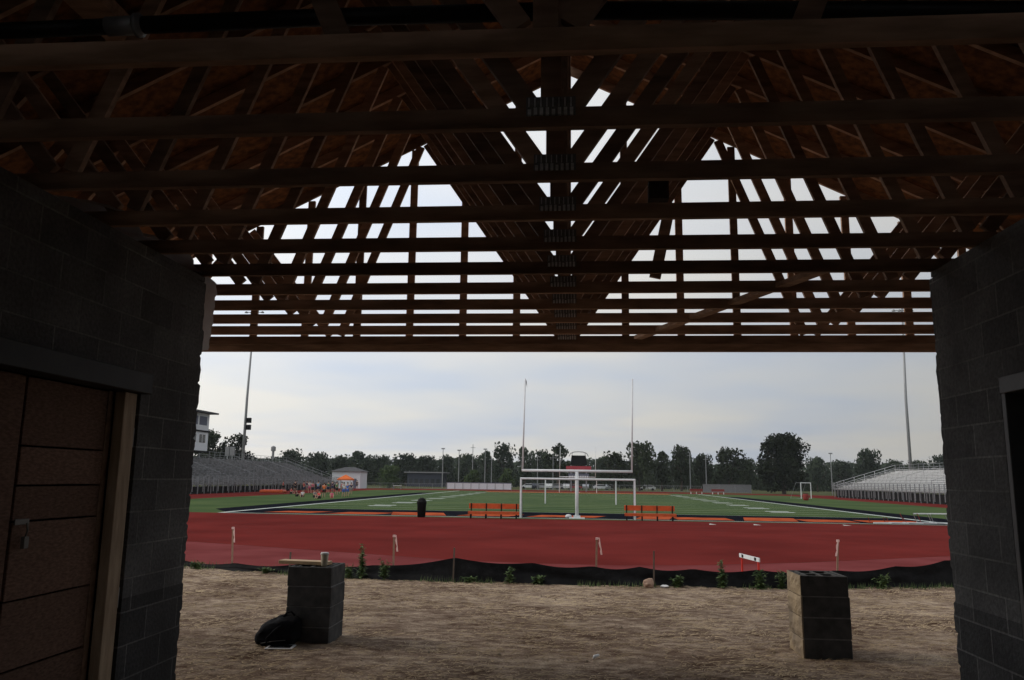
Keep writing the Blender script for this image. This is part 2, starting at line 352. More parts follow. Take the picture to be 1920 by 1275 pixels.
b = MB(); b.box(q.x-.004, q.x+.004, q.y-.05, q.y+.06, q.z+.04, q.z+.07); b.tube([q+Vector((.012,.03,.05)), q+Vector((.02,.03,.01)), q+Vector((.012,.03,-.02))], .005)
b.box(q.x, q.x+.022, q.y+.012, q.y+.048, q.z-.08, q.z-.02)
b.build('door_hasp', mat('hasp_metal', (.16,.16,.15), .5, metal=.3), bl, bevel=.002)
for z in (2.7, 1.72):
    b = MB(); b.box(XL-.028, XL-.012, 4.878, 4.915, z-.06, z+.06); b.tube([(XL-.012,4.876,z-.06),(XL-.012,4.876,z+.06)], .009); b.build('door_hinge', M['galv'], bl)
# right door frame and dark room behind it
b = MB()
b.box(XR+.0, XR+.12, 4.84, 4.888, .7, 3.098); b.box(XR+.0, XR+.12, 3.802, 3.85, .7, 3.098); b.box(XR-.005, XR+.125, 3.802, 4.888, 3.0, 3.098)
b.build('door_frame', mat('primer_steel', (.10,.098,.098), .55), bl, bevel=.004)
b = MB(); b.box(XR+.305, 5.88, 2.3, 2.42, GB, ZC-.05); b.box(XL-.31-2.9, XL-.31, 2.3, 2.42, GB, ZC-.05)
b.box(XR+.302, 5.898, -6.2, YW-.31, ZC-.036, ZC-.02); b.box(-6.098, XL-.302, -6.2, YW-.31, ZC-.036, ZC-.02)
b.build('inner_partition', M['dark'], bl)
# trusses
RZ = 3.31
def top(x): return RZ - .5*abs(x)
def beam2(b, p, q, w=.089, t=.038, y=0): b.bar((p[0], y, p[1]), (q[0], y, q[1]), t, w, (0,0,1)) if abs(q[0]-p[0]) > 1e-6 else b.box(p[0]-w/2, p[0]+w/2, y-t/2, y+t/2, p[1], q[1])
TY = [8.69 - .61*i for i in range(22)]
def make_truss():
    t = empty('roof_truss', (CX, 0, ZC)); t.parent = bl
    MB().box(-6.65, 6.65, -.019, .019, 0, .089).build('bottom_chord', M['wood'], t)
    for s in (-1, 1):
        b = MB(); beam2(b, (s*.001, RZ-.056), (s*7.0, top(7.0)-.056), .099); b.build('top_chord', M['wood'], t)
    web = [((0,.09),(0,RZ-.11))]
    for s in (-1, 1):
        web += [((s*.09,.10),(s*1.63,2.36)), ((s*1.70,2.33),(s*2.55,.10)), ((s*2.66,.10),(s*3.66,1.33)), ((s*3.76,1.28),(s*4.75,.10)), ((s*5.2,.09),(s*5.2,.60))]
    for i, (p, q) in enumerate(web):
        b = MB(); beam2(b, p, q, .089, .036); b.build('web', M['wood'], t)
    b = MB(); b.box(-.105, .105, -.0225, -.0195, .050, .135); b.build('metal_plate', M['plate'], t)
    b = MB()
    for i in range(8):
        xx = -.098+i*.0255; h2 = .030 if i % 4 else .022
        b.box(xx, xx+.014, -.034, -.0227, .048, .052+h2); b.box(xx+.002, xx+.007, -.026, -.0227, .090, .13)
    b.build('plate_teeth', M['teeth'], t)
    return t
t0 = make_truss(); t0.location.y = TY[1]
for i, y in enumerate(TY):
    if i == 1: continue
    t = dup(t0); t.location.y = y
    t.rotation_euler.y = random.uniform(-.001, .001)
    if i == 0: gable = t
    if i >= 10:
        for ch in list(t.children):
            if 'plate' in ch.name: bpy.data.objects.remove(ch)
gable.name = 'gable_truss'
gable['label'] = 'gable end truss with upright studs'
for k in range(-8, 9):
    if k == 0: continue
    x = k*.603+.04; zt = top(x)-.12
    if zt < .3: continue
    MB().box(x-.040, x+.040, .021, .057, .09, zt).build('gable_stud', M['wood'], gable)
b = MB(); b.box(CX-6.65, CX+6.65, 8.745, 8.783, 3.865, 4.03); b.build('front_header', M['wood'], bl)
b = MB()
for x in (-6.35, 6.1): b.box(x-.07, x+.07, 8.60, 8.74, .7, 3.93)
b.build('post', M['wood'], bl)
# sheathing: panels with staggered joints
for s in (-1, 1):
    b = MB(); nrow = 6; y0 = -6.6
    for rw in range(nrow):
        u0, u1 = (rw*1.22 if rw else .03), min((rw+1)*1.22, 7.86)
        y = y0 - (1.22 if rw % 2 else 0)
        while y < 8.83:
            ya, yb = max(y, y0), min(y+2.44, 8.80+.012*(rw%3))
            if yb > ya:
                ca, sa = 2/math.sqrt(5), 1/math.sqrt(5)
                P = []
                for uu in (u0, u1):
                    for off in (0, .012): P.append((CX+s*(uu*ca+off*sa), ZC+RZ-uu*sa+off*ca+.001))
                a, a2, c, c2 = P
                vs = [(a[0],ya,a[1]),(c[0],ya,c[1]),(c[0],yb,c[1]),(a[0],yb,a[1]),(a2[0],ya,a2[1]),(c2[0],ya,c2[1]),(c2[0],yb,c2[1]),(a2[0],yb,a2[1])]
                b.add(vs, [(0,3,2,1),(4,5,6,7),(0,1,5,4),(1,2,6,5),(2,3,7,6),(3,0,4,7)])
            y += 2.44
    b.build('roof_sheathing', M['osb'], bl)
# long diagonal brace under the chords, hanging offcuts, blocking
def brace(p, q, w=.089, t=.038, nm='diagonal_brace', m='wood'):
    b = MB(); b.bar(p, q, w, t); b.build(nm, M[m], bl)
p = at(1190, 636, 8.72); q = at(1560, 503, 6.0)
p.z = ZC+.115; q.z = ZC+.115
brace(at(1196, 633, 8.5), at(1560, 500, 5.7))
brace(at(1256, 385, 5.95), at(1228, 521, 5.95), .038, .085, 'hanging_plank')
b = MB(); q = at(1234, 358, 4.7); b.box(q.x-.06, q.x+.06, q.y-.04, q.y+.04, q.z-.06, q.z+.06); b.build('junction_box', M['trunk'], bl)
for p0, p1 in (((640, 80), (588, -45)), ((1066, 80), (1066, -70)), ((1498, 72), (1545, -50))):
    a, c = at(*p0, 2.64), at(*p1, 2.64); b = MB(); b.bar(a, c, .038, .089); b.build('upright_brace', M['wood'], bl)
# bits of blocking between the top chords
for (x, k) in ((-3.1, 6), (2.6, 7), (1.4, 5), (-2.2, 8)):
    y = TY[k]; b = MB(); z = ZC+top(x)-.1
    b.box(CX+x-.12, CX+x+.12, y-.58, y-.03, z-.10, z-.0); b.build('blocking', M['wood'], bl)
# black pipe slung above the chords
b = MB()
zp = [(-6, 70, 46), (0, 58, 0), (260, 46, 0), (1000, 24, 0), (1920, 18, 0)]
pts = [at(-700, 66, 2.9)] + [at(x, y, 2.9) for x, y in ((0,58),(200,50))]; b.tube(pts, .034, 12)
b.build('black_pipe', M['black_pipe'], bl, smooth=True)
b = MB(); b.tube([at(270,47,2.9), at(600,33,2.9), at(1000,22,2.9)], .036, 12); b.build('black_pipe', M['black_pipe'], bl, smooth=True)
b = MB(); b.tube([at(1003,20,2.9), at(1920,20,2.9), at(2500,22,2.9)], .036, 12); b.build('black_pipe', M['black_pipe'], bl, smooth=True)
b = MB(); b.tube([at(202,50,2.9), at(268,47,2.9)], .04, 12); b.tube([at(256,47.5,2.9), at(264,47,2.9)], .05, 12)
b.build('pipe_coupling', M['galv'], bl, smooth=True)
# plastic sheeting over the left wall end
vs = []; fs = []; nu = 10
path = [(4.2,4.06),(4.5,4.12),(4.8,4.05),(5.1,4.10),(5.4,4.05),(5.62,4.02),(5.77,3.97),(5.795,3.85),(5.80,3.75),(5.80,3.65),(5.795,3.55),(5.79,3.45),(5.785,3.38)]
path2 = []
for i in range(len(path)-1):
    for t in (0, .33, .66): path2.append(tuple(path[i][j]*(1-t)+path[i+1][j]*t for j in (0, 1)))
for i, (y, z) in enumerate(path2):
    hang = max(0, min(1, (3.97-z)/.6))
    for k in range(nu+1):
        u = k/nu; top_ = hang == 0
        x0 = XL-.30; x1 = XL+(.03+.03*math.sin(i*.8) if top_ else .030*(1-hang)**.8+.002+.004*math.sin(i*1.9)); x = x0+u*(x1-x0)
        nn = noise.noise(Vector((x*9, i*.55, 1)))
        vs.append((x+.01*nn, y+(.02*abs(nn)+.01 if not top_ else .03*nn), z-(.05*abs(u-.4)+.03*u*u if top_ else 0)+.03*nn*(1 if top_ else .1)))
for i in range(len(path2)-1):
    for k in range(nu): a = i*(nu+1)+k; fs.append((a, a+1, a+nu+2, a+nu+1))
o = MB().add(vs, fs).build('plastic_sheet', M['plastic'], smooth=True)
tag(o, 'crumpled grey plastic film draped over the end of the left wall', 'plastic sheet')
# ---------------------------------------------------------------- loose block piers
def pier(x0, x1, y0, y1, z0, rows, label, tan=False, seed=0):
    random.seed(seed)
    cx, cy = (x0+x1)/2, (y0+y1)/2; t = empty('block_pier', (cx, cy, z0), 0, label, 'block pier', 'block piers in front of the passage')
    w, d, h = (x1-x0)/2, (y1-y0)/2, .195
    for r in range(rows):
        jx, jy = random.uniform(-.008,.008), random.uniform(-.006,.006); zz = r*.2032-.02
        b = MB(); wall = .038; hx = w; 
        b.box(-hx+jx, hx+jx, -d+jy, -d+wall+jy, zz, zz+h); b.box(-hx+jx, hx+jx, d-wall+jy, d+jy, zz, zz+h)
        b.box(-hx+jx, -hx+wall+jx, -d+wall+jy, d-wall+jy, zz, zz+h); b.box(hx-wall+jx, hx+jx, -d+wall+jy, d-wall+jy, zz, zz+h)
        for q in (-.33, 0, .33): b.box(q*w*2-.016+jx, q*w*2+.016+jx, -d+wall+jy, d-wall+jy, zz, zz+h-.001)
        b.box(-hx+wall+jx, hx-wall+jx, -.02+jy, .02+jy, zz, zz+h-.002)
        bk = b.build('block', M['pier_tan'] if tan and r == rows-1 else M['pier'], t, bevel=.005)
        if r < rows-1:
            b = MB(); b.box(-hx+.006, hx-.006, -d+.006, d-.006, zz+h-.003, zz+.2032+.002); b.build('mortar_joint', M['mortar'], t)
    return t
pier(-3.03, -2.56, 8.50, 9.0, .745, 4, 'dark block pier by the left wall carrying a board and paper cup', seed=3)
rp = pier(2.235, 2.70, 8.52, 9.03, .77, 4, 'bare block pier by the right wall with open cores and a tan side coloured as sunlit', tan=False, seed=5)
# right pier's left side: tan split face with warm sunlight put into its colour
for k in range(4):
    b = MB(); vs = []; fs = []
    nj, nk = 5, 9; random.seed(40+k)
    for i in range(nk):
        for j in range(nj):
            yy = -.255+.51*i/(nk-1); zz = k*.2032-.02+.195*j/(nj-1); e = 0 if (i in (0,nk-1) or j in (0,nj-1)) else random.uniform(.004,.022)
            vs.append((-.2415-e, yy, zz))
    for i in range(nk-1):
        for j in range(nj-1): a = i*nj+j; fs.append((a+nj, a, a+1, a+nj+1))
    vs += [(-.226,-.255,k*.2032-.02),(-.226,.255,k*.2032-.02),(-.226,.255,k*.2032+.175),(-.226,-.255,k*.2032+.175)]
    b.add(vs, fs); q = nk*nj
    b.add([(-.2415,-.255,k*.2032-.02),(-.2415,-.255,k*.2032+.175),(-.226,-.255,k*.2032+.175),(-.226,-.255,k*.2032-.02)], [(0,1,2,3)])
    b.add([(-.2415,-.255,k*.2032+.175),(-.2415,.255,k*.2032+.175),(-.226,.255,k*.2032+.175),(-.226,-.255,k*.2032+.175)], [(0,1,2,3)])
    b.build('sunlit_split_face', M['pier_tan'], rp)
ztop = .745+3*.2032-.02+.195
t = MB(); t.bar((-3.22, 8.80, ztop+.022), (-2.66, 8.72, ztop+.022), .14, .038)
tag(t.build('plank', M['pier_wood'], bevel=.004), 'short tan board lying across the left block pier', 'board')
cp = empty('paper_cup', (-2.68, 8.60, ztop+.002), 0, 'tan paper cup standing on the left block pier beside the board', 'cup')
MB().lathe([(.028,0),(.030,.004),(.042,.125),(.040,.125),(.03,.02)], n=20).build('cup_body', M['cup'], cp, smooth=True)
MB().lathe([(.045,.124),(.045,.131),(.041,.134),(.039,.142),(.0,.142)][:4], n=20).build('cup_lid', M['white_plast'], cp, smooth=True)
# bag beside the left pier
bg = empty('backpack', (-3.06, 8.40, .75), R(8), 'black backpack slumped on the dirt against the left block pier', 'backpack')
vs = []; fs = []; nu, nv = 28, 16
for j in range(nv+1):
    v = j/nv; th = v*PI
    for i in range(nu):
        ph = 2*PI*i/nu; x = math.sin(th)*math.cos(ph); y = math.sin(th)*math.sin(ph); z = -math.cos(th)
        sg = lambda a, e: math.copysign(abs(a)**e, a)
        X = .27*sg(x, .8); Y = .17*sg(y, .8); Z = .185*(sg(z, .8)+1)
        Z *= 1 - .38*max(0, -X/.27)**1.2 + .12*max(0, X/.27)
        Z += .04*noise.noise(Vector((X*9, Y*9, Z*9)))+.02*noise.noise(Vector((X*22, Y*22, 2))); Y += .05*noise.noise(Vector((X*8+4, Z*9, Y*5)))+.02*noise.noise(Vector((X*20, Z*24, 6)))
        vs.append((X, Y, Z))
for j in range(nv):
    for i in range(nu): fs.append((j*nu+i, j*nu+(i+1)%nu, (j+1)*nu+(i+1)%nu, (j+1)*nu+i))
MB().add(vs, fs).build('bag_body', M['bag'], bg, smooth=True); bg.scale = (.86, .9, .80)
b = MB(); b.tube([(-.1,-.15,.06),(-.09,-.21,.14),(.0,-.2,.24),(.08,-.13,.3)], .014, 8); b.build('strap', M['bag'], bg, smooth=True)
b = MB(); b.tube([(.05,-.02,.36),(.09,-.03,.42),(.14,-.02,.43),(.18,0,.38)], .011, 8); b.build('handle', M['bag'], bg, smooth=True)
b = MB(); b.tube([(-.16,-.155,.07),(-.02,-.18,.1),(.12,-.17,.11)], .006, 6); b.build('zip', mat('zip_metal', (.2,.2,.2), .4, metal=.7), bg)
# tablet-like frame on the ground
tb = atZ(526, 1216, .765)
tt = empty('tablet', (tb.x, tb.y, .776), R(6), 'white framed dark tablet lying on the dirt by the backpack', 'tablet')
b = MB(); b.box(-.135,.135,-.095,.095,0,.009); b.build('case', M['white_plast'], tt, bevel=.003)
b = MB(); b.box(-.108,.108,-.072,.072,.0092,.0105); b.build('screen', M['glass'], tt)
# litter
p = atZ(1113, 1237, .77); b = MB(); b.tube([(0,-.04,.0),(.01,0,.01),(.05,.05,.012)], [.012,.016,.012], 7)
o = b.build('litter', M['white_plast'], loc=(p.x, p.y, .79), smooth=True); tag(o, 'small white scrap lying on the dirt between the two piers', 'litter')
def lump(name, m, px, py, r, label, cat, flat=.7, z=.63, seed=0):
    p = atZ(px, py, z); p = at(px, py, fy(p.x)-.22); z = dz(p.x, p.y)+.01; b = MB(); vs = []; fs = []; n_ = 10
    for j in range(7):
        for i in range(n_):
            th = PI*j/6; ph = 2*PI*i/n_; d = Vector((math.sin(th)*math.cos(ph), math.sin(th)*math.sin(ph), -math.cos(th)*flat))
            vs.append(d*(r*(1+.35*noise.noise(d*1.7+Vector((seed,0,0))))))
    for j in range(6):
        for i in range(n_): fs.append((j*n_+i, j*n_+(i+1)%n_, (j+1)*n_+(i+1)%n_, (j+1)*n_+i))
    o = b.add(vs, fs).build(name, m, loc=(p.x, p.y, z+r*flat*.6)); return tag(o, label, cat)
lump('rock', M['rock'], 1217, 1098, .1, 'round tan rock at the foot of the black silt fence', 'rock', .9)
lump('crumpled_paper', M['white_plast'], 1246, 1101, .07, 'white crumpled paper in the weeds beside the tan rock', 'litter', .35, seed=4)
random.seed(33); vs = []; fs = []
for i in range(1500):
    y = 6.4+random.random()**1.2*8.6; x = random.uniform(-.6*y, .56*y)
    if y > fy(x)+.1: continue
    r = random.choice((.004,.006,.008,.012,.02 if i % 5 == 0 else .006)); z0 = dz(x, y)+r*.2; o_ = len(vs)
    for q in ((1,0,0),(0,1,0),(-1,0,0),(0,-1,0),(0,0,.8),(0,0,-.6)): vs.append((x+q[0]*r*random.uniform(.7,1.4), y+q[1]*r*random.uniform(.7,1.4), z0+q[2]*r))
    fs += [(o_+a_, o_+b_, o_+4) for a_, b_ in ((0,1),(1,2),(2,3),(3,0))]+[(o_+b_, o_+a_, o_+5) for a_, b_ in ((0,1),(1,2),(2,3),(3,0))]
tag(MB().add(vs, fs).build('pebbles', M['pier_tan']), 'small pebbles and clods scattered over the bare dirt', 'pebbles', kind='stuff')
# straw
random.seed(21); b = MB(); vs = []; fs = []
for i in range(42000):
    y = 6.2+(random.random()**1.0)*9.6; x = random.uniform(-.62*y, .58*y)
    if y > fy(x)+.2: continue
    dn = noise.noise(Vector((x*.8, y*1.6, 2)))
    if dn < random.uniform(-.5, .25): continue
    a = random.gauss(0, .9); L_ = random.uniform(.03,.12); w_ = random.uniform(.0025,.005)
    z0 = dz(x, y)+.004; z1 = z0+random.uniform(0,.018); dx, dy = math.cos(a)*L_, math.sin(a)*L_; nx_, ny_ = -math.sin(a)*w_, math.cos(a)*w_
    o_ = len(vs); vs += [(x-nx_,y-ny_,z0),(x+nx_,y+ny_,z0+.003),(x+dx,y+dy,z1)]; fs.append((o_,o_+1,o_+2))
b.add(vs, fs); tag(b.build('straw', M['straw']), 'dry straw scattered over the bare dirt in front of the passage', 'straw', kind='stuff')
# ---------------------------------------------------------------- silt fence, stakes and weeds
tops = [(340,1051),(440,1056),(560,1058),(700,1060),(852,1046),(1000,1056),(1110,1062),(1200,1063),(1300,1067),(1420,1069),(1569,1070),(1680,1062),(1774,1051)]
pt = []
for px, py in tops:
    Y = 15.
    for _ in range(4): q = at(px, py, Y); Y = fy(q.x)
    pt.append(at(px, py, Y))
pt = [Vector((-13, fy(-13), .98))] + pt + [Vector((13, fy(13), 1.1))]
sf = empty('silt_fence', (0, 15, .6), 0, 'long sagging black silt fence along the edge of the dirt', 'silt fence')
b = MB(); vs = []; fs = []; NX = 260; NZ = 6
for i in range(NX+1):
    x = -13+26*i/NX
    k = max(j for j in range(len(pt)-1) if pt[j].x <= x+1e-6); a, c = pt[k], pt[k+1]; u = (x-a.x)/(c.x-a.x); zt = a.z*(1-u)+c.z*u - .05*math.sin(PI*u)
    for j in range(NZ+1):
        v = j/NZ; y = fy(x)+.10*noise.noise(Vector((x*1.1+v*1.5, v*2.3, 0)))*(1.2-v) + (1-v)**3*(-.12)+.05
        vs.append((x, y, .585+(zt-.585)*v))
for i in range(NX):
    for j in range(NZ): a = i*(NZ+1)+j; fs.append((a, a+NZ+1, a+NZ+2, a+1))
o = MB().add(vs, fs).build('fabric', M['black_cloth'], sf, loc=(0,-15,-.6), smooth=True)
for px, yt, yb in ((852,1027,1092),(1226,1033,1090),(545,1035,1080)):
    Y = 15.
    for _ in range(4): q = at(px, yb, Y); Y = fy(q.x)-.03
    c = at(px, yt, Y); b = MB(); b.bar((c.x-.01, Y, .58), (c.x, Y, c.z), .026, .026); b.build('fence_post', M['post_wood'], sf, loc=(0,-15,-.6))
lab = ['leftmost survey stake with pink ribbon, nearest the left wall', 'wooden stake with looped pink ribbon in front of the tall weeds', 'wooden stake with pink ribbon near the middle of the silt fence', 'wooden stake with pink ribbon just behind the right block pier']
for (px, yt, yb, s_), l in zip(((435,990,1069,.7),(737,1005,1088,1),(1117,1010,1098,1.1),(1569,1014,1098,-1)), lab):
    g = atZ(px, yb, .6); Y = g.y; c = at(px+2, yt, Y); t = empty('survey_stake', (g.x, Y, .58), 0, l, 'stake', 'survey stakes along the silt fence')
    h = c.z-.58; lx = c.x-g.x
    b = MB(); b.bar((0,0,-.05), (lx,0,h), .034, .016, (0,1,0)); b.build('stake', M['stake'], t)
    b = MB(); vs = []
    for k in range(7):
        u = k/6; vs += [(lx+s_*(.02+.045*u)+.01*math.sin(k*2), -.02, h+.02-.30*u+.0), (lx+s_*(.02+.045*u)+.028, -.03, h+.02-.30*u)]
    b.add(vs, [(2*k,2*k+1,2*k+3,2*k+2) for k in range(6)]); b.box(lx-.022, lx+.022, -.02, .02, h-.02, h+.02)
    b.build('ribbon', M['ribbon'], t)
def weed(px, yt, yb, width, label, seed, n=60, tall=False):
    random.seed(seed); g = atZ(px, yb, .62); Y = fy(g.x)-random.uniform(.10, .2); g = at(px, yb, Y); c = at(px, yt, Y); z0 = dz(g.x, Y)-.01; h = c.z-z0
    t = empty('weed', (g.x, Y, z0), 0, label, 'weed', 'weeds along the silt fence')
    b = MB(); ns = 3 if tall else 7; stems = []
    for i in range(ns):
        a = random.uniform(0, 2*PI); sp = width*random.uniform(.05,.5)*(.35 if tall else 1)
        e = Vector((math.cos(a)*sp, math.sin(a)*sp*.4, h*random.uniform(.65,1))); stems.append(e)
        b.tube([(0,0,0), e*.5+Vector((0,0,h*.08)), e], [.007,.006,.003], 5)
    b.build('stem', M['weed'], t)
    vs = []; fs = []
    for i in range(int(n*2.2)):
        e = random.choice(stems); u = random.uniform(.05,1); p = e*u; a = random.uniform(0,2*PI); L_ = random.uniform(.05,.13)*(1.2-u*.55); w_ = L_*.24
        d = Vector((math.cos(a), math.sin(a)*.7, random.uniform(-.3,.7))).normalized(); s = d.cross(Vector((0,0,1))).normalized()
        o_ = len(vs); vs += [p, p+d*L_*.5+s*w_, p+d*L_+Vector((0,0,-.012)), p+d*L_*.5-s*w_]; fs.append((o_,o_+1,o_+2,o_+3))
    MB().add(vs, fs).build('leaves', M['weed'], t)
wl = [(678,1009,1080,.16,'tall narrow green weed left of the looped ribbon stake',1,130,True),(720,1045,1088,.3,'bushy weed right beside the looped ribbon stake',2,90,False),
      (655,1052,1082,.25,'low weed at the left foot of the tall narrow weed',3,60,False),(955,1062,1096,.2,'thin weed against the middle of the black fabric',4,40,False),
      (1355,1048,1104,.22,'tall leafy weed left of the red hurdle',5,110,True),(1425,1066,1104,.3,'bushy weed right below the red hurdle',6,100,False),(1467,1062,1102,.25,'weed just left of the right block pier',7,70,False),
      (1270,1078,1102,.4,'low spreading weed right of the tan rock',8,80,False),(1655,1075,1100,.35,'low weed between the right block pier and the right wall',9,80,False),
      (368,1053,1066,.3,'low green weed beside the end of the left wall',10,70,False),(500,1062,1074,.4,'flat weed patch left of the left block pier',12,60,False),(880,1080,1094,.4,'low weed to the right of the dark fence post',13,60,False),(1010,1078,1097,.4,'low weed halfway between the fence post and the middle stake',14,60,False)]
for a in wl: weed(*a)
# grass strip just past the pad
random.seed(5); vs = []; fs = []
for i in range(9000):
    x = random.uniform(-14, 12); y = fy(x)+random.uniform(.1, 3.2); z0 = dz(x, y)-.01; h = random.uniform(.04,.16); a = random.uniform(0,PI)
    o_ = len(vs); vs += [(x-.008*math.cos(a),y-.008*math.sin(a),z0),(x+.008*math.cos(a),y+.008*math.sin(a),z0),(x+random.uniform(-.04,.04),y,z0+h)]; fs.append((o_,o_+1,o_+2))
for i in range(1500):
    x = random.uniform(-8.5, 7.5); y = fy(x)-random.uniform(.02, .25); z0 = dz(x, y)-.01; h = random.uniform(.03,.10)*(1.4 if noise.noise(Vector((x*.7,3,0))) > 0 else .3); a = random.uniform(0,PI)
    o_ = len(vs); vs += [(x-.008*math.cos(a),y-.008*math.sin(a),z0),(x+.008*math.cos(a),y+.008*math.sin(a),z0),(x+random.uniform(-.04,.04),y,z0+h)]; fs.append((o_,o_+1,o_+2))
tag(MB().add(vs, fs).build('grass', M['weed']), 'rough green grass and weeds along both sides of the silt fence', 'grass', kind='stuff')
# ---------------------------------------------------------------- hurdles
def hurdle_parts(t, bar='white'):
    b = MB(); b.box(-.6,.6,-.012,.012,.71,.80); b.build('crossbar', M['white'], t)
    b = MB(); b.box(-.44,-.33,-.016,-.0125,.72,.79); b.build('bar_marking', M['black'], t)
    b = MB(); b.box(.33,.44,-.016,-.0125,.72,.79); b.build('bar_marking', M['black'], t)
    for s in (-1,1):
        b = MB(); b.bar((s*.5,.015,0),(s*.5,.015,.76),.035,.035); b.build('upright', M['red'], t)
        b = MB(); b.bar((s*.5,.0,.02),(s*.5,.62,.02),.035,.035); b.build('foot', M['red'], t)
g = at(1405, 1052, 24.0)
g = at(1405, 1052, 19.6)
hd = empty('hurdle', (g.x, 19.6, -.01), R(-80), 'red hurdle with white top bar standing upright on the track behind the weeds', 'hurdle'); hurdle_parts(hd)
hl = ['leftmost fallen hurdle at the right end of the field turf', 'second fallen hurdle from the left by the right corner of the field', 'fallen hurdle in the middle of the row by the right field corner', 'fourth fallen hurdle from the left by the right field corner', 'rightmost fallen hurdle, partly hidden by the right wall']
for i, (px, l) in enumerate(zip((1655, 1685, 1712, 1738, 1762), hl)):
    g = atZ(px, 983, 0); t = empty('fallen_hurdle', (g.x, g.y, .03), R(random.uniform(-18, 18)), l, 'hurdle', 'fallen hurdles by the field corner')
    b = MB(); b.box(-.6,.6,-.03,.03,.02,.09); b.build('crossbar', M['white'], t)
    for s in (-1, 1):
        b = MB(); b.bar((s*.5,0,.06),(s*.5+.1,.75,.1),.03,.03); b.bar((s*.5+.1,.75,.1),(s*.5-.12,.55,.62 if i > 1 else .35),.03,.03); b.build('upright', M['dark_red'] if i < 3 else M['galv'], t)
    if i > 2:
        b = MB(); b.bar((-.6,.5,.60),(.6,.5,.62),.02,.07,(0,0,1)); b.build('top_rail', M['white'], t)
# ---------------------------------------------------------------- goals
def goalpost(x, y, label, hgt=6.05, ribbon=False):
    t = empty('goal_post', (x, y, 0), 0, label, 'goal post')
    b = MB(); b.tube([(0,0,0),(0,0,3.0)], .115, 14); b.build('post', M['white'], t, smooth=True)
    b = MB(); b.box(-.5,.5,-.3,.3,0,.07); b.box(-.22,.22,-.2,.2,.07,.2); b.build('base_plate', M['white'], t)
    b = MB(); b.tube([(-3.6,0,3.05),(3.6,0,3.05)], .085, 12); b.build('crossbar', M['white'], t, smooth=True)
    for s in (-1,1):
        b = MB(); b.tube([(s*3.55,0,3.0),(s*3.55+.12,0,3.05+hgt)], [.06,.045], 10); b.build('upright', M['white'], t, smooth=True)
    if ribbon:
        b = MB(); b.quad((-3.44,0,3.05+hgt),(-3.44,0,2.95+hgt),(-3.30,.05,2.45+hgt),(-3.34,.05,2.9+hgt)); b.build('ribbon', M['grey_cloth'], t)
goalpost(-.02, 53.0, 'near white football goal post with tall uprights at the near end line', ribbon=True)
goalpost(.05, 162.7, 'distant white football goal post at the far end of the field')
def soccer(x, y, w, h, d, rz, label):
    t = empty('soccer_goal', (x, y, 0), rz, label, 'soccer goal')
    for s in (-1,1):
        b = MB(); b.tube([(s*w/2,0,0),(s*w/2,0,h)], .065, 10); b.build('side_post', M['white'], t)
        b = MB(); b.tube([(s*w/2,0,.05),(s*w/2,-d if False else d,.05),(s*w/2,d*.45,h)], .03, 6); b.tube([(s*w/2,0,h),(s*w/2,d*.45,h)], .03, 6); b.build('side_frame', M['galv'], t)
    b = MB(); b.tube([(-w/2-.05,0,h),(w/2+.05,0,h)], .065, 10); b.build('crossbar', M['white'], t)
soccer(.02, 52.7, 7.32, 2.52, 1.4, 0, 'near white soccer goal frame standing under the near goal post')
soccer(.35, 85.0, 7.32, 2.5, 1.6, 0, 'white soccer goal seen midfield behind the near goal post')
soccer(.15, 161, 7.32, 2.5, 1.6, 0, 'farthest white soccer goal under the distant goal post')
g = atZ(1512, 935, 0); soccer(g.x, g.y, 3.6, 2.5, 1.8, R(50), 'white soccer goal standing aside on the track before the right bleachers')
# white weight beside the post
p = atZ(1066, 971, 0); tag(MB().lathe([(.0,0),(.21,.0),(.23,.08),(.16,.18),(.03,.22)], n=12).build('sandbag', M['white_cloth'], loc=(p.x,p.y,.02), smooth=True), 'white sandbag lying beside the base of the near goal post', 'sandbag')
p = atZ(1004, 973, 0)
# benches
def bench(px0, px1, pyb, label):
    a, c = atZ(px0, pyb, 0), atZ(px1, pyb+ (px1-px0)*.012, 0); t = empty('bench', ((a.x+c.x)/2, a.y, .01), 0, label, 'bench', 'orange benches behind the end line')
    w = (c.x-a.x)
    b = MB(); b.box(-w/2, w/2, .25, .29, .60, .92); b.build('backrest', M['orange'], t, bevel=.01)
    b = MB(); b.box(-w/2, w/2+.05, -.2, .12, .40, .45); b.box(-w/2, w/2+.05, -.235, -.205, .28, .45); b.build('seat', M['orange'], t)
    for i in range(4):
        x = -w/2+.15+(w-.3)*i/3; b = MB(); b.bar((x,-.15,0),(x,-.15,.4),.06,.06); b.bar((x,.28,0),(x,.28,.9),.06,.06); b.bar((x,-.2,.38),(x,.28,.38),.06,.05); b.bar((x,.24,.4),(x,.20,.93),.07,.03)
        b.build('leg', M['black'], t)
bench(878, 973, 972, 'orange bench with black legs left of the goal post')
bench(1171, 1265, 976, 'orange bench with black legs right of the goal post')
p = atZ(790, 970, 0); tc = empty('trash_can', (p.x, p.y, .01), 0, 'black domed trash can standing left of the orange benches', 'trash can')
MB().lathe([(.25,0),(.29,.8),(.31,.82),(.31,.86)], n=18).build('can_body', M['black'], tc, smooth=True)
MB().lathe([(.32,.85),(.30,.98),(.22,1.14),(.08,1.22),(.06,1.22)], n=18).build('lid', M['black'], tc, smooth=True)
p = atZ(1509, 938, 0); tb_ = empty('barrel', (p.x, p.y-.6, 0), 0, 'dark red barrel beside the soccer goal on the right', 'barrel')
MB().lathe([(.36,0),(.4,.2),(.4,.7),(.37,.95)], n=14).build('barrel_body', M['dark_red'], tb_, smooth=True); MB().lathe([(.39,.951),(.39,1.0),(.1,1.01)], n=14).build('lid', M['black'], tb_)
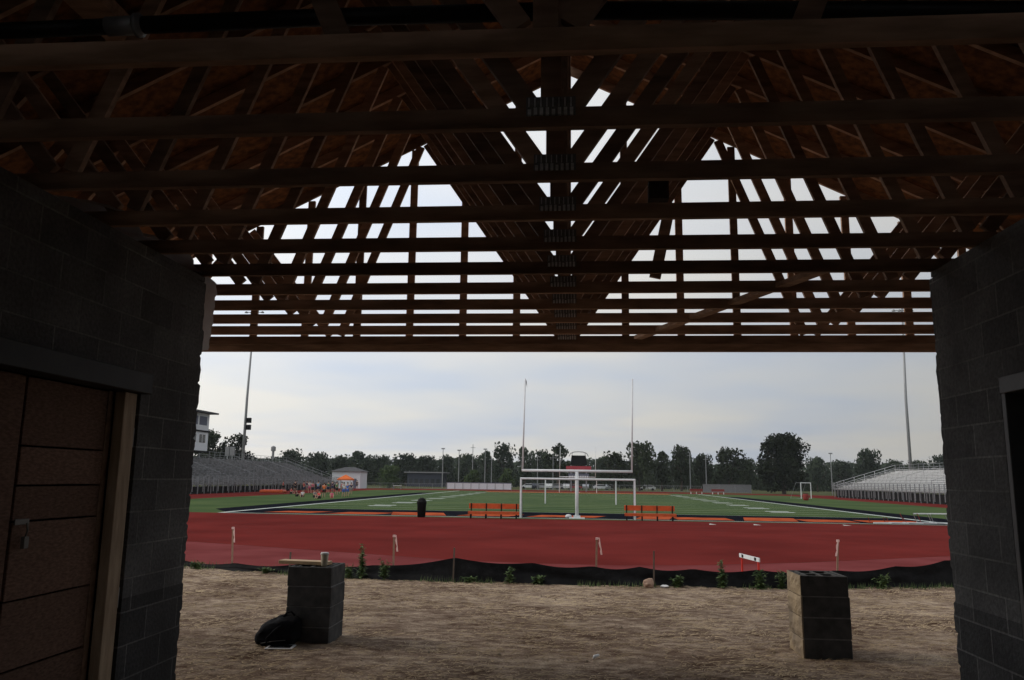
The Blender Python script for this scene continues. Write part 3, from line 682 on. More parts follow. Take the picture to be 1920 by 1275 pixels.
# ---------------------------------------------------------------- bleachers
def bleacher(xf, xb, y0, y1, z0, z1, rows, m, label, taper=0, sections=5):
    s = 1 if xb > xf else -1; t = empty('bleachers', (xf, (y0+y1)/2, 0), 0, label, 'bleachers'); dy = (y1-y0)/2; dx = (xb-xf)/rows; dzz = (z1-z0)/rows
    for r in range(rows):
        x = r*dx; z = z0+r*dzz; e = dy-taper*max(0, (r-rows*.55))/rows
        b = MB()
        b.box(min(x+dx*.5,x+dx*.82), max(x+dx*.5,x+dx*.82), -dy, e, z+.38, z+.43); b.build('seat_row', m, t)
        b = MB(); b.box(min(x,x+dx*.48), max(x,x+dx*.48), -dy, e, z-.04, z); b.box(min(x+dx*.93,x+dx*.97), max(x+dx*.93,x+dx*.97), -dy, e, z+.04, z+dzz-.06); b.build('foot_row', m, t)
    b = MB(); k = int((y1-y0)/1.9)
    for i in range(k+1):
        y = -dy+i*2*dy/k
        b.bar((0, y, z0-.2), ((rows)*dx, y, z1-.25), .08, .18); b.bar((rows*dx, y, 0), (rows*dx, y, z1), .1, .1); b.bar((rows*dx*.5, y, 0), (rows*dx*.5, y, (z0+z1)/2-.2), .08, .08); b.bar((.1*s, y, 0), (.1*s, y, z0), .1, .1)
    b.build('frame', M['galv'], t)
    b = MB(); n = int((y1-y0)/1.5)
    for i in range(n+1):
        y = -dy+i*2*dy/n; b.bar((-.3*s, y, .3), (-.3*s, y, z0+1.1), .09, .09)
    for zz in (z0+.1, z0+.6, z0+1.1): b.bar((-.3*s,-dy,zz),(-.3*s,dy,zz), .05, .05)
    n = int((y1-y0)/.5)
    for i in range(n+1):
        y = -dy+i*2*dy/n; b.bar((-.3*s, y, z0+.1), (-.3*s, y, z0+1.1), .02, .02)
    b.build('front_railing', M['galv'], t)
    b = MB(); b.box(min(.35*s,.40*s), max(.35*s,.40*s), -dy, dy, .02, z0-.25); b.build('under_seat_shade', M['black_cloth'], t)  # black sheet standing in for the shade under the seating
    b = MB(); xx = rows*dx
    for zz in (z1+.5, z1+1.0): b.bar((xx,-dy,zz),(xx,dy-taper*.4,zz),.05,.05)
    n = int((y1-y0)/2)
    for i in range(n+1):
        y = -dy+i*(2*dy-taper*.4)/n; b.bar((xx,y,z1-.2),(xx,y,z1+1.0),.05,.05)
    b.build('back_railing', M['galv'], t)
    for sy in (-1, 1):
        b = MB(); e = dy if sy > 0 else -dy
        for h_ in (.5, 1.0): b.bar((0,e+sy*.05,z0+h_),(rows*dx,e+sy*.05,z1+h_),.05,.05)
        for i in range(7): u = i/6; b.bar((rows*dx*u,e+sy*.05,z0+(z1-z0)*u-.2),(rows*dx*u,e+sy*.05,z0+(z1-z0)*u+1),.05,.05)
        b.build('side_railing', m, t)
    b = MB()
    for i in range(sections):                     # aisle stairs with rails
        y = -dy+(i+.5)*2*dy/sections
        for r in range(0, rows, 1): b.box(min(r*dx,r*dx+dx*.4), max(r*dx,r*dx+dx*.4), y-.6, y+.6, z0+r*dzz+.19, z0+r*dzz+.22)
        b.tube([(rows*dx*.15,y,z0+(z1-z0)*.15+1.0),(rows*dx*.85,y,z0+(z1-z0)*.85+1.0)], .03, 5)
        for u in (.15,.38,.62,.85): b.tube([(rows*dx*u,y,z0+(z1-z0)*u),(rows*dx*u,y,z0+(z1-z0)*u+1.0)], .025, 5)
    b.build('aisle', M['galv'], t)
    return t
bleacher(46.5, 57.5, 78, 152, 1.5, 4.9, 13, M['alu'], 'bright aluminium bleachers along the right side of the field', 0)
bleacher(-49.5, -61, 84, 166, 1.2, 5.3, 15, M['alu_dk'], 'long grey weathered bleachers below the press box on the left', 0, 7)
# press box
pb = empty('press_box', (-62, 119, 0), 0, 'two storey white press box behind the left bleachers', 'press box')
b = MB(); b.box(-2.5,1.8,-14,8.3,6.3,9.3); b.box(-2.5,1.8,-14,8.3,9.55,12.3); b.build('wall', M['siding'], pb)
b = MB(); b.box(-2.7,2.0,-14.2,8.5,9.3,9.55); b.box(-2.7,2.0,-14.2,8.5,6.0,6.3); b.build('floor_band', M['black'], pb)
b = MB(); b.box(-3.2,2.9,-14.6,9.3,12.3,12.55); b.build('roof', M['roof_dk'], pb)
for k in range(7):
    y = 6.2-k*3.2
    b = MB(); b.box(1.802,1.83,y-1.1,y+1.1,7.6,8.9); f_ = b.build('window', M['glass'], pb)
    b = MB(); b.box(1.802,1.85,y-1.25,y-1.1,7.5,9.0); b.box(1.802,1.85,y-.06,y+.06,7.6,8.9); b.build('window_frame', M['white'], pb)
    b = MB(); b.box(1.802,1.83,y-1.3,y+1.3,10.4,11.8); b.build('window', M['bluewall'], pb)
b = MB()
for y in range(-14, 9, 4):
    for x in (-2.3, 1.6): b.bar((x,y,0),(x,y,6.0),.25,.25)
b.build('stilts', M['galv'], pb)
b = MB(); b.box(-.6,.6,-.1,.1,0,1.5); 
for px in (427, 436):
    p = at(px, 846, 160); o = empty('speaker_cabinet', (p.x, 160, p.z), 0, ('left' if px == 427 else 'right')+' one of two pale cabinets behind the top of the left bleachers', 'cabinet', 'cabinets behind the left bleachers')
    MB().box(-.42,.42,-.3,.3,-.9,.9).build('cabinet_body', M['grey_cloth'], o); b = MB(); b.bar((0,0,-p.z),(0,0,-.9),.2,.2); b.build('leg', M['galv'], o)
# light poles
def lightpole(x, y, h, label, side, boxes=False):
    t = empty('light_pole', (x, y, 0), 0, label, 'light pole', 'tall floodlight poles beside the bleachers')
    b = MB(); b.tube([(0,0,0),(0,0,h*.5),(side,0,h)], [.30,.23,.13], 10); b.build('pole', M['galv'], t, smooth=True)
    for k in range(2):
        z = h-.4-k*1.0; b = MB(); b.bar((side-1.9,0,z),(side+1.9,0,z),.12,.12); b.build('crossarm', M['galv'], t)
        for q in range(4):
            xx = side-1.6+q*1.07; b = MB(); d = -1 if x > 0 else 1
            b.lathe([(.12,.0),(.3,-.22),(.34,-.34)], (xx, -.1, z+.2), 10); b.build('floodlight', M['galv'], t, smooth=True)
    if boxes:
        for z in (12.1, 13.6-.0, ):
            pass
        for py in (788, 801):
            p = at(461, py, y); b = MB(); b.box(.35,1.15,-.5,.1,p.z-.5,p.z+.45); b.build('loudspeaker', M['black'], t)
    return t
a = at(456, 850, 148); lightpole(a.x, 148, 34.2, 'tall floodlight pole with two black boxes behind the left bleachers', .3, True)
a = at(1707, 868, 150); lightpole(a.x, 150, 35.5, 'tall plain floodlight pole behind the right bleachers', .5)
# ---------------------------------------------------------------- trees
def crown(w, h, n, leaf, seed, base=.12, lobes=14, mt='leaf', flat=1.0):
    random.seed(seed); vs = []; fs = []; L_ = []
    for i in range(lobes):
        a = random.uniform(0, 2*PI); v = random.uniform(.15, .92); rr = (w/2)*math.sin(PI*min(1, max(.12, v*.9+.05)))**.6*random.uniform(.2,.72)
        rl = random.uniform(.13,.27)*w*(1.15-.4*v); L_.append((Vector((math.cos(a)*rr, math.sin(a)*rr, min(h*(base+(1-base)*v), h-rl*1.0))), rl))
    L_.append((Vector((0,0,h*.5)), min(w*.30, h*.42))); L_.append((Vector((w*random.uniform(-.12,.12),0,h-w*.17)), w*.165))
    for i in range(n):
        c, r = random.choice(L_)
        d = Vector((random.gauss(0,1),random.gauss(0,1),random.gauss(0,1))).normalized()
        p = c+d*r*random.uniform(.5,1.06)
        if p.z < h*base*.6: continue
        nn = Vector((random.gauss(0,1),random.gauss(0,1),random.gauss(0,1)+.6)).normalized(); t = nn.orthogonal().normalized(); q = nn.cross(t); s = leaf*random.uniform(.5,1.3)
        o_ = len(vs); vs += [p+t*s, p+q*s*.7, p-t*s*.9, p-q*s*.8]; fs.append((o_,o_+1,o_+2,o_+3))
    return MB().add(vs, fs)
def trunk(w, h, seed):
    random.seed(seed); b = MB(); r = h*.028
    b.tube([(0,0,-.1),(.02*h,0,h*.25),(0,.01*h,h*.6)], [r*1.3,r,r*.4], 8)
    for i in range(7):
        a = random.uniform(0,2*PI); z = h*random.uniform(.2,.5); b.tube([(0,0,z),(math.cos(a)*w*.17,math.sin(a)*w*.17,z+h*.15),(math.cos(a)*w*.32,math.sin(a)*w*.32,z+h*.3)], [r*.5,r*.3,r*.1], 5)
    return b
protos = []
def tree_proto(w, h, n, leaf, seed, base, lobes, mt):
    return (crown(w,h,n,leaf,seed,base,lobes), trunk(w,h,seed), mt)
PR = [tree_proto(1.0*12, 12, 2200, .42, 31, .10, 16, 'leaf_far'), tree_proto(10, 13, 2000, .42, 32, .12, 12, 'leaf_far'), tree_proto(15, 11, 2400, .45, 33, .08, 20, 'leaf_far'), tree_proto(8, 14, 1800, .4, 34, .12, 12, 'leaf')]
PMESH = {}
def tree(name, px, ytop, wpx, Y, k, label, group=None, mt=None, cat='tree'):
    a = at(px, ytop, Y); sc = Y/1500*1.0; w = wpx*sc*1.08; h = a.z
    t = empty(name, (a.x, Y, 0), (px*37 % 100)/100*6.28, label, cat, group)
    cr, tr, m = PR[k]
    if k not in PMESH:
        oc = cr.build('crown', M[mt or m], t); ot = tr.build('trunk', M['trunk'], t); PMESH[k] = (oc.data, ot.data, (12,10,15,8)[k], (12,13,11,14)[k])
    else:
        oc = bpy.data.objects.new('crown', PMESH[k][0]); ot = bpy.data.objects.new('trunk', PMESH[k][1])
        for o in (oc, ot): C.objects.link(o); o.parent = t
        if mt: oc.material_slots[0].link = 'OBJECT'; oc.material_slots[0].material = M[mt]
    t.scale = (w/PMESH[k][2], w/PMESH[k][2], h/PMESH[k][3])
    return t
# the single big dark tree
a = at(1465, 812, 186); bt = empty('broadleaf_tree', (a.x, 186, 0), 0, 'biggest dark rounded tree, standing alone left of the right bleachers', 'tree')
crown(13.0, a.z, 9000, .33, 77, .05, 34).build('crown', M['leaf_dark'], bt); trunk(12, a.z, 77).build('trunk', M['trunk'], bt)
a = at(443, 812, 175); bt = empty('broadleaf_tree', (a.x, 175, 0), 0, 'dark tree rising behind the left bleachers beside the floodlight pole', 'tree')
crown(10.5, a.z, 5500, .33, 78, .05, 22).build('crown', M['leaf_dark'], bt); trunk(9, a.z, 78).build('trunk', M['trunk'], bt)
a = at(398, 806, 172); bt = empty('broadleaf_tree', (a.x, 172, 0), 0, 'tree showing behind the right end of the press box', 'tree')
crown(8.5, a.z, 4200, .3, 80, .05, 24).build('crown', M['leaf'], bt); trunk(5, a.z, 79).build('trunk', M['trunk'], bt)
T = [(500,858,50,230,2,'low tree right of the left floodlight pole'),(548,841,62,235,0,'rounded tree above the far end of the left bleachers'),(598,847,60,240,2,'second tree right along the row above the left bleachers'),
     (640,852,50,245,0,'tree directly behind the small white building'),(676,846,56,235,1,'rounded tree just right of the white building roof'),(716,852,46,240,2,'tree above the round green bush'),
     (762,849,52,238,0,'dense tree above the low blue building'),(800,853,46,245,2,'tree above the right end of the blue building'),(838,852,46,250,0,'tree behind the leftmost thin light pole'),(876,850,52,240,2,'tree between the thin light poles'),
     (912,846,40,235,1,'narrow tree left of the ragged tall tree'),(944,829,50,225,0,'tall ragged tree left of the near goal post upright'),(984,838,40,222,1,'tree right behind the left goal post upright'),(1016,842,42,228,0,'tree left of the scoreboard, inside the goal post'),
     (1046,831,52,215,3,'tall broad tree just left of the scoreboard'),(1088,862,40,240,2,'low tree behind the scoreboard'),(1128,860,36,232,2,'low tree right of the scoreboard'),(1152,846,62,205,0,'tree left of the right goal post upright'),
     (1198,827,74,205,2,'broad dark tree behind the right goal post upright'),(1240,846,40,212,1,'tree right of the right goal post upright'),(1276,834,60,218,0,'rounded tree midway between goal post and big dark tree'),(1318,850,50,222,2,'lower tree behind the far grey fence'),
     (1366,838,66,215,0,'airy topped tree left of the big dark tree'),(1402,858,40,220,2,'low tree against the left side of the big dark tree'),(1530,856,54,240,2,'low tree right of the big dark tree'),(1576,862,56,255,0,'low pale tree left of the oak above the right bleachers'),
     (1626,841,66,245,2,'tall broad tree above the left end of the right bleachers'),(1676,861,50,260,0,'low tree left of the right floodlight pole'),(1720,862,46,260,2,'low tree right of the right floodlight pole'),(1762,852,50,250,0,'tree at the right end above the right bleachers')]
dark = {15,17,18,19,20,21,22,23,14}
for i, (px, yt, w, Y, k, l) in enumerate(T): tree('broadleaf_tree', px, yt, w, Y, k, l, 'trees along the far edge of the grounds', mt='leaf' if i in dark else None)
# bushes
for px, yt, yb, w, l, seed in ((732,871,911,52,'round green bush tree right of the small white building',91),(886,880,908,30,'small round bush behind the long white barrier',92),(950,878,908,30,'small bush at the right end of the long white barrier',93)):
    Y = atZ(px, yb, 0).y; Y = min(Y, 190); a = at(px, yt, Y); t = empty('bush', (a.x, Y, 0), 0, l, 'bush'); crown(w*Y/1500, a.z, 2500, .22, seed, .02, 14).build('foliage', M['leaf_fresh'], t); trunk(w*Y/2500, a.z*.7, seed).build('trunk', M['trunk'], t)
# far wood as one mass
random.seed(8); vs = []; fs = []
for i in range(44000):
    u = random.random(); x = -190+360*u; y = 300+random.uniform(0,35); hmax = 9.6+1.6*noise.noise(Vector((x*.06, 1, 0)))*2+1.6*noise.noise(Vector((x*.2, 4, 0)))
    z = hmax*random.random(); s = random.uniform(.35,.9); nn = Vector((random.gauss(0,1),random.gauss(0,1)-.5,random.gauss(0,1)+.6)).normalized(); t = nn.orthogonal().normalized(); q = nn.cross(t); p = Vector((x,y,z))
    o_ = len(vs); vs += [p+t*s, p+q*s*.8, p-t*s*.9, p-q*s*.8]; fs.append((o_,o_+1,o_+2,o_+3))
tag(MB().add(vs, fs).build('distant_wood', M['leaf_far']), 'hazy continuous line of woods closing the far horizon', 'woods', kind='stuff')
random.seed(9); vs = []; fs = []
for i in range(26000):
    u = random.random(); x = -150+290*u; y = 252+random.uniform(0,8)+ (6 if noise.noise(Vector((x*.1,9,0))) > 0 else 0); hmax = 4.8+3.5*noise.noise(Vector((x*.09, 7, 0)))+1.5*noise.noise(Vector((x*.33, 2, 0)))
    z = hmax*random.random(); s = random.uniform(.25,.6); nn = Vector((random.gauss(0,1),random.gauss(0,1)-.5,random.gauss(0,1)+.6)).normalized(); t = nn.orthogonal().normalized(); q = nn.cross(t); p = Vector((x,y,z))
    o_ = len(vs); vs += [p+t*s, p+q*s*.8, p-t*s*.9, p-q*s*.8]; fs.append((o_,o_+1,o_+2,o_+3))
tag(MB().add(vs, fs).build('undergrowth', M['leaf']), 'dark continuous undergrowth below and between the far trees', 'undergrowth', kind='stuff')
# ---------------------------------------------------------------- far buildings and furniture
p = atZ(655, 914, 0); Y = 178; a = at(627, 900, Y); c = at(684, 900, Y)
wb = empty('utility_building', ((a.x+c.x)/2, Y, 0), R(0), 'small white square building with dark hipped roof left of the field', 'building')
w = (c.x-a.x)/2; w *= .92; hh = at(655, 884, Y).z
MB().box(-w,w,-w*.9,w*.9,0,hh).build('wall', M['siding'], wb)
b = MB(); e = w+.4; b.add([(-e,-e*.95,hh),(e,-e*.95,hh),(e,e*.95,hh),(-e,e*.95,hh),(-e*.3,0,hh+.95),(e*.3,0,hh+.95)], [(0,1,5,4),(1,2,5),(2,3,4,5),(3,0,4),(3,2,1,0)]); b.build('roof', M['roof_dk'], wb)
b = MB(); b.box(w*.5,w*.75,-w*.9-.03,-w*.9-.005,0,2.1); b.build('door', M['bluewall'], wb)
a = at(638, 893, 150); c = at(659, 893, 150)
tn = empty('canopy_tent', ((a.x+c.x)/2, 150, 0), 0, 'orange canopy tent pitched in front of the small white building', 'tent'); w = (c.x-a.x)/2+.2
b = MB(); b.add([(-w,-w,2.1),(w,-w,2.1),(w,w,2.1),(-w,w,2.1),(0,0,2.9),(-w,-w,1.85),(w,-w,1.85),(w,w,1.85),(-w,w,1.85)], [(0,1,4),(1,2,4),(2,3,4),(3,0,4),(5,6,1,0),(6,7,2,1),(7,8,3,2),(8,5,0,3)]); b.build('canopy', M['orange_cloth'], tn)
for sx in (-1,1):
    for sy in (-1,1): MB().bar((sx*w*.95,sy*w*.95,0),(sx*w*.95,sy*w*.95,1.9),.06,.06).build('leg', M['galv'], tn)
Y = 232; a = at(764, 890, Y); c = at(828, 890, Y)
fb = empty('low_building', ((a.x+c.x)/2, Y, 0), 0, 'low blue grey building with pale roof edge far beyond the field', 'building'); w = (c.x-a.x)/2; hh = at(790, 881, Y).z
MB().box(-w,w,0,9,0,hh-.9).build('wall', mat('dark_blue_wall', (.05,.055,.075), .9), fb); MB().box(-w-.9,w+.9,-.8,9.6,hh-.85,hh-.55).build('roof', M['grey_cloth'], fb)
for k in range(6): x = -w+1.0+k*(2*w-2)/5; MB().box(x-.5,x+.5,-.05,-.01,.8,2.2).build('window', M['glass'], fb)
Y = 183; a = at(838, 910, Y); c = at(959, 910, Y)
br_ = empty('padded_barrier', ((a.x+c.x)/2, Y, 0), 0, 'long low white barrier with dark top edge at the far left of the field', 'barrier'); w = (c.x-a.x)/2
MB().box(-w,w,-.1,.1,.1,1.45).build('panel', M['siding'], br_); MB().box(-w,w,-.14,.14,1.452,1.62).build('top_rail', M['bluewall'], br_)
for k in range(9): x = -w+k*2*w/8; MB().box(x-.05,x+.05,-.22,-.101,0,1.6).build('post', M['galv'], br_)
# scoreboard
Y = 181; ctr = at(1085, 900, Y); sb = empty('scoreboard', (ctr.x, Y, 0), 0, 'black scoreboard with arched frame on top between the goal post uprights', 'scoreboard')
def zz(py): return at(1085, py, Y).z
u = Y/1500
b = MB(); b.add([(-15.5*u,-.2,zz(872)),(15.5*u,-.2,zz(872)),(13*u,-.2,zz(854)),(-13*u,-.2,zz(854)),(-15.5*u,.4,zz(872)),(15.5*u,.4,zz(872)),(13*u,.4,zz(854)),(-13*u,.4,zz(854))], [(0,1,2,3),(5,4,7,6),(0,4,5,1),(1,5,6,2),(2,6,7,3),(3,7,4,0)]); b.build('display_panel', M['black'], sb)
MB().box(-23*u,23*u,-.25,.4,zz(881),zz(874)).build('name_panel', mat('dull_red_panel', (.42,.05,.07), .6), sb)
MB().box(-19*u,19*u,-.2,.3,zz(900),zz(888)).build('lower_panel', M['bluewall'], sb)
b = MB(); 
for k in range(9): x = -16+k*4; b.box(x*u-.12,x*u+.12,-.24,-.201,zz(896),zz(892))
b.build('lettering_patches', M['white'], sb)  # plain white patches in place of unreadable lettering, no lamps
b = MB(); b.tube([(-18*u,0,zz(856)),(-15*u,0,zz(850)),(-8*u,0,zz(847.5)),(0,0,zz(847)),(8*u,0,zz(847.5)),(15*u,0,zz(850)),(18*u,0,zz(856))], .09, 6); b.tube([(-12*u,0,zz(854)),(-12*u,0,zz(848))], .07, 6); b.tube([(12*u,0,zz(854)),(12*u,0,zz(848))], .07, 6); b.build('arched_frame', M['galv'], sb)
for s in (-1,1): MB().bar((s*14*u,.2,0),(s*14*u,.2,zz(872)),.3,.3).build('post', M['galv'], sb)
# thin poles
pl = [(831,842,898,'first thin light pole beyond the field'),(861,845,900,'second thin light pole beyond the field'),(887,833,897,'tallest thin pole beyond the field, above the white barrier'),(910,843,900,'thin light pole right of the tallest one'),(922,855,902,'short thin pole beside the ragged tall tree'),
      (1293,848,900,'thin pole in front of the trees right of the goal post'),(1323,855,900,'thin pole above the grey fence'),(1557,851,895,'thin lamp pole right of the big dark tree'),(1008,856,904,'thin pole inside the left half of the goal post'),(1037,852,904,'thin pole just left of the scoreboard')]
for i, (px, yt, yb, l) in enumerate(pl):
    Y = 205; a = at(px, yt, Y); t = empty('thin_pole', (a.x, Y, 0), 0, l, 'pole', 'thin poles beyond the far end of the field'); b = MB(); b.tube([(0,0,0),(0,0,a.z)], [.13,.08], 6); b.build('pole', M['galv'], t)
    b = MB(); b.box(-.45,.45,-.1,.1,a.z-.05,a.z+.25) if i in (0,1,3,7) else b.box(-.6,.6,-.05,.05,a.z-.9,a.z-.8); b.build('lamp_head' if i in (0,1,3,7) else 'crossarm', M['galv'], t)
# tower far left
a = at(513, 836, 290); t = empty('water_tower', (a.x, 290, 0), 0, 'tiny pale tower rising over the trees right of the left floodlight pole', 'tower'); MB().lathe([(.5,0),(.45,a.z-2),(.9,a.z-1.8),(.9,a.z-.4),(.2,a.z)], n=10).build('tower_body', M['grey_cloth'], t)
# chain link fences
def fence(px0, px1, Y, h, label, m='galv', fill=None):
    a, c = at(px0, 905, Y), at(px1, 905, Y); t = empty('chain_fence', ((a.x+c.x)/2, Y, 0), 0, label, 'fence'); w = (c.x-a.x)/2
    b = MB(); n = max(3, int(w*2/3))
    for k in range(n+1): x = -w+2*w*k/n; b.bar((x,0,0),(x,0,h),.07,.07)
    b.build('posts', M['galv'], t) if False else None
    for k in range(n+1): x = -w+2*w*k/n; MB().bar((x,0,0),(x,0,h),.07,.07).build('post', M['galv'], t)
    b = MB(); b.bar((-w,0,h),(w,0,h),.06,.06); b.bar((-w,0,.1),(w,0,.1),.04,.04); b.build('rail', M['galv'], t)
    if fill: MB().box(-w,w,.04,.06,.12,h-.06).build('windscreen', fill, t)
    else:
        b = MB(); k = int(w*2/.5)
        for i in range(k): x = -w+2*w*i/k; b.bar((x,.05,.1),(x+.5,.05,h),.015,.015); b.bar((x+.5,.05,.1),(x,.05,h),.015,.015)
        b.build('wire_mesh', M['galv'], t)
fence(1318, 1408, 190, 1.9, 'grey screened fence left of the foot of the big dark tree', fill=mat('grey_screen', (.2,.2,.21), .9))
fence(985, 1315, 196, 1.4, 'low chain link fence crossing behind the goal posts')
fence(688, 836, 186, 1.2, 'low chain link fence in front of the round green bush')
# cars
def car(px, Y, rz, m, label):
    a = at(px, 905, Y); t = empty('parked_car', (a.x, Y, 0), rz, label, 'car', 'cars parked beyond the far end of the field')
    b = MB(); prof = [(-2.2,.35),(2.2,.35),(2.25,.75),(1.5,.92),(.75,1.42),(-1.1,1.45),(-1.9,1.0),(-2.25,.9)]
    n = len(prof); b.add([(x,-.85,z) for x,z in prof]+[(x,.85,z) for x,z in prof], [tuple(range(n)), tuple(range(2*n-1,n-1,-1))]+[(i+n,(i+1)%n+n,(i+1)%n,i) for i in range(n)]); b.build('body', m, t)
    b = MB(); q = [(1.3,.95),(.7,1.36),(-1.05,1.38),(-1.6,1.0)]; b.add([(x,-.86,z) for x,z in q], [(0,1,2,3)]); b.add([(x,.86,z) for x,z in q], [(3,2,1,0)]); b.add([(1.52,-.7,.95),(1.52,.7,.95),(.80,.7,1.41),(.80,-.7,1.41)], [(0,1,2,3)]); b.build('windows', M['glass'], t)
    for x in (-1.4,1.4):
        for y in (-.8,.8): b = MB(); b.tube([(x,y-.1,.32),(x,y+.1,.32)], .32, 10); b.build('wheel', M['black'], t)
cols = ['white','silver','white','dark','silver','white','silver','white','red','silver','white','silver','white']
CM = {'white': M['white'], 'silver': mat('silver_car_paint', (.4,.41,.43), .3, metal=.4), 'dark': mat('dark_car_paint', (.03,.035,.05), .3), 'red': mat('red_car_paint', (.3,.03,.03), .35)}
pos = [857,945,992,1004,1017,1030,1044,1062,1076,1098,1128,1141,1213]
ncar = ['alone behind the left part of the white barrier','near the right end of the white barrier','nearest the left goal post upright','second right of the left upright','third right of the left upright','fourth right of the left upright','left of the scoreboard','just under the left side of the scoreboard','under the middle of the scoreboard, left of the post','just right of the centre goal post','first right of the scoreboard','second right of the scoreboard','alone right of the right goal post upright']
for px, c_, l in zip(pos, cols, ncar): car(px, 215, R(90 if px in (1004,1030,1062,1098,1141) else random.choice((0, 180))), CM[c_], 'distant %s parked car %s' % (c_, l))
# red equipment right of the goal
for px, l in ((1262,'left of two rows of dark red seats at the far right of the field'),(1290,'right of two rows of dark red seats at the far right of the field')):
    a = atZ(px, 921, 0); t = empty('team_bench', (a.x, 168, 0), 0, l, 'bench', 'dark red team benches at the far end')
    MB().box(-1.3,1.3,-.2,.2,.42,.5).build('seat', mat('dark_red', (.3,.03,.03), .6), t); MB().box(-1.3,1.3,.22,.28,.6,1.0).build('backrest', M['dark_red'], t)
    for x in (-1.1,0,1.1): MB().box(x-.05,x+.05,-.15,.22,0,.41).build('leg', M['white'], t)
# high-jump style mats, left track
a = atZ(512, 924, 0)
o = empty('landing_mat', (a.x, a.y, 0), R(8), 'orange and red landing mat on the track before the left bleachers', 'mat'); MB().box(-1.7,1.7,-1.3,1.3,0,.42).build('mat_body', M['orange'], o, bevel=.1); MB().box(-1.6,1.6,-1.2,1.2,.422,.47).build('mat_cover', M['red'], o)
a = atZ(745, 917, 0); o = empty('hurdle_stack', (a.x, a.y, 0), 0, 'small white low table on the track right of the white building', 'table'); MB().box(-.9,.9,-.4,.4,.7,.78).build('tabletop', M['white'], o)
for sx in (-.8,.8): MB().box(sx-.03,sx+.03,-.35,.35,0,.7).build('leg', M['galv'], o)
o.name = 'low_table'
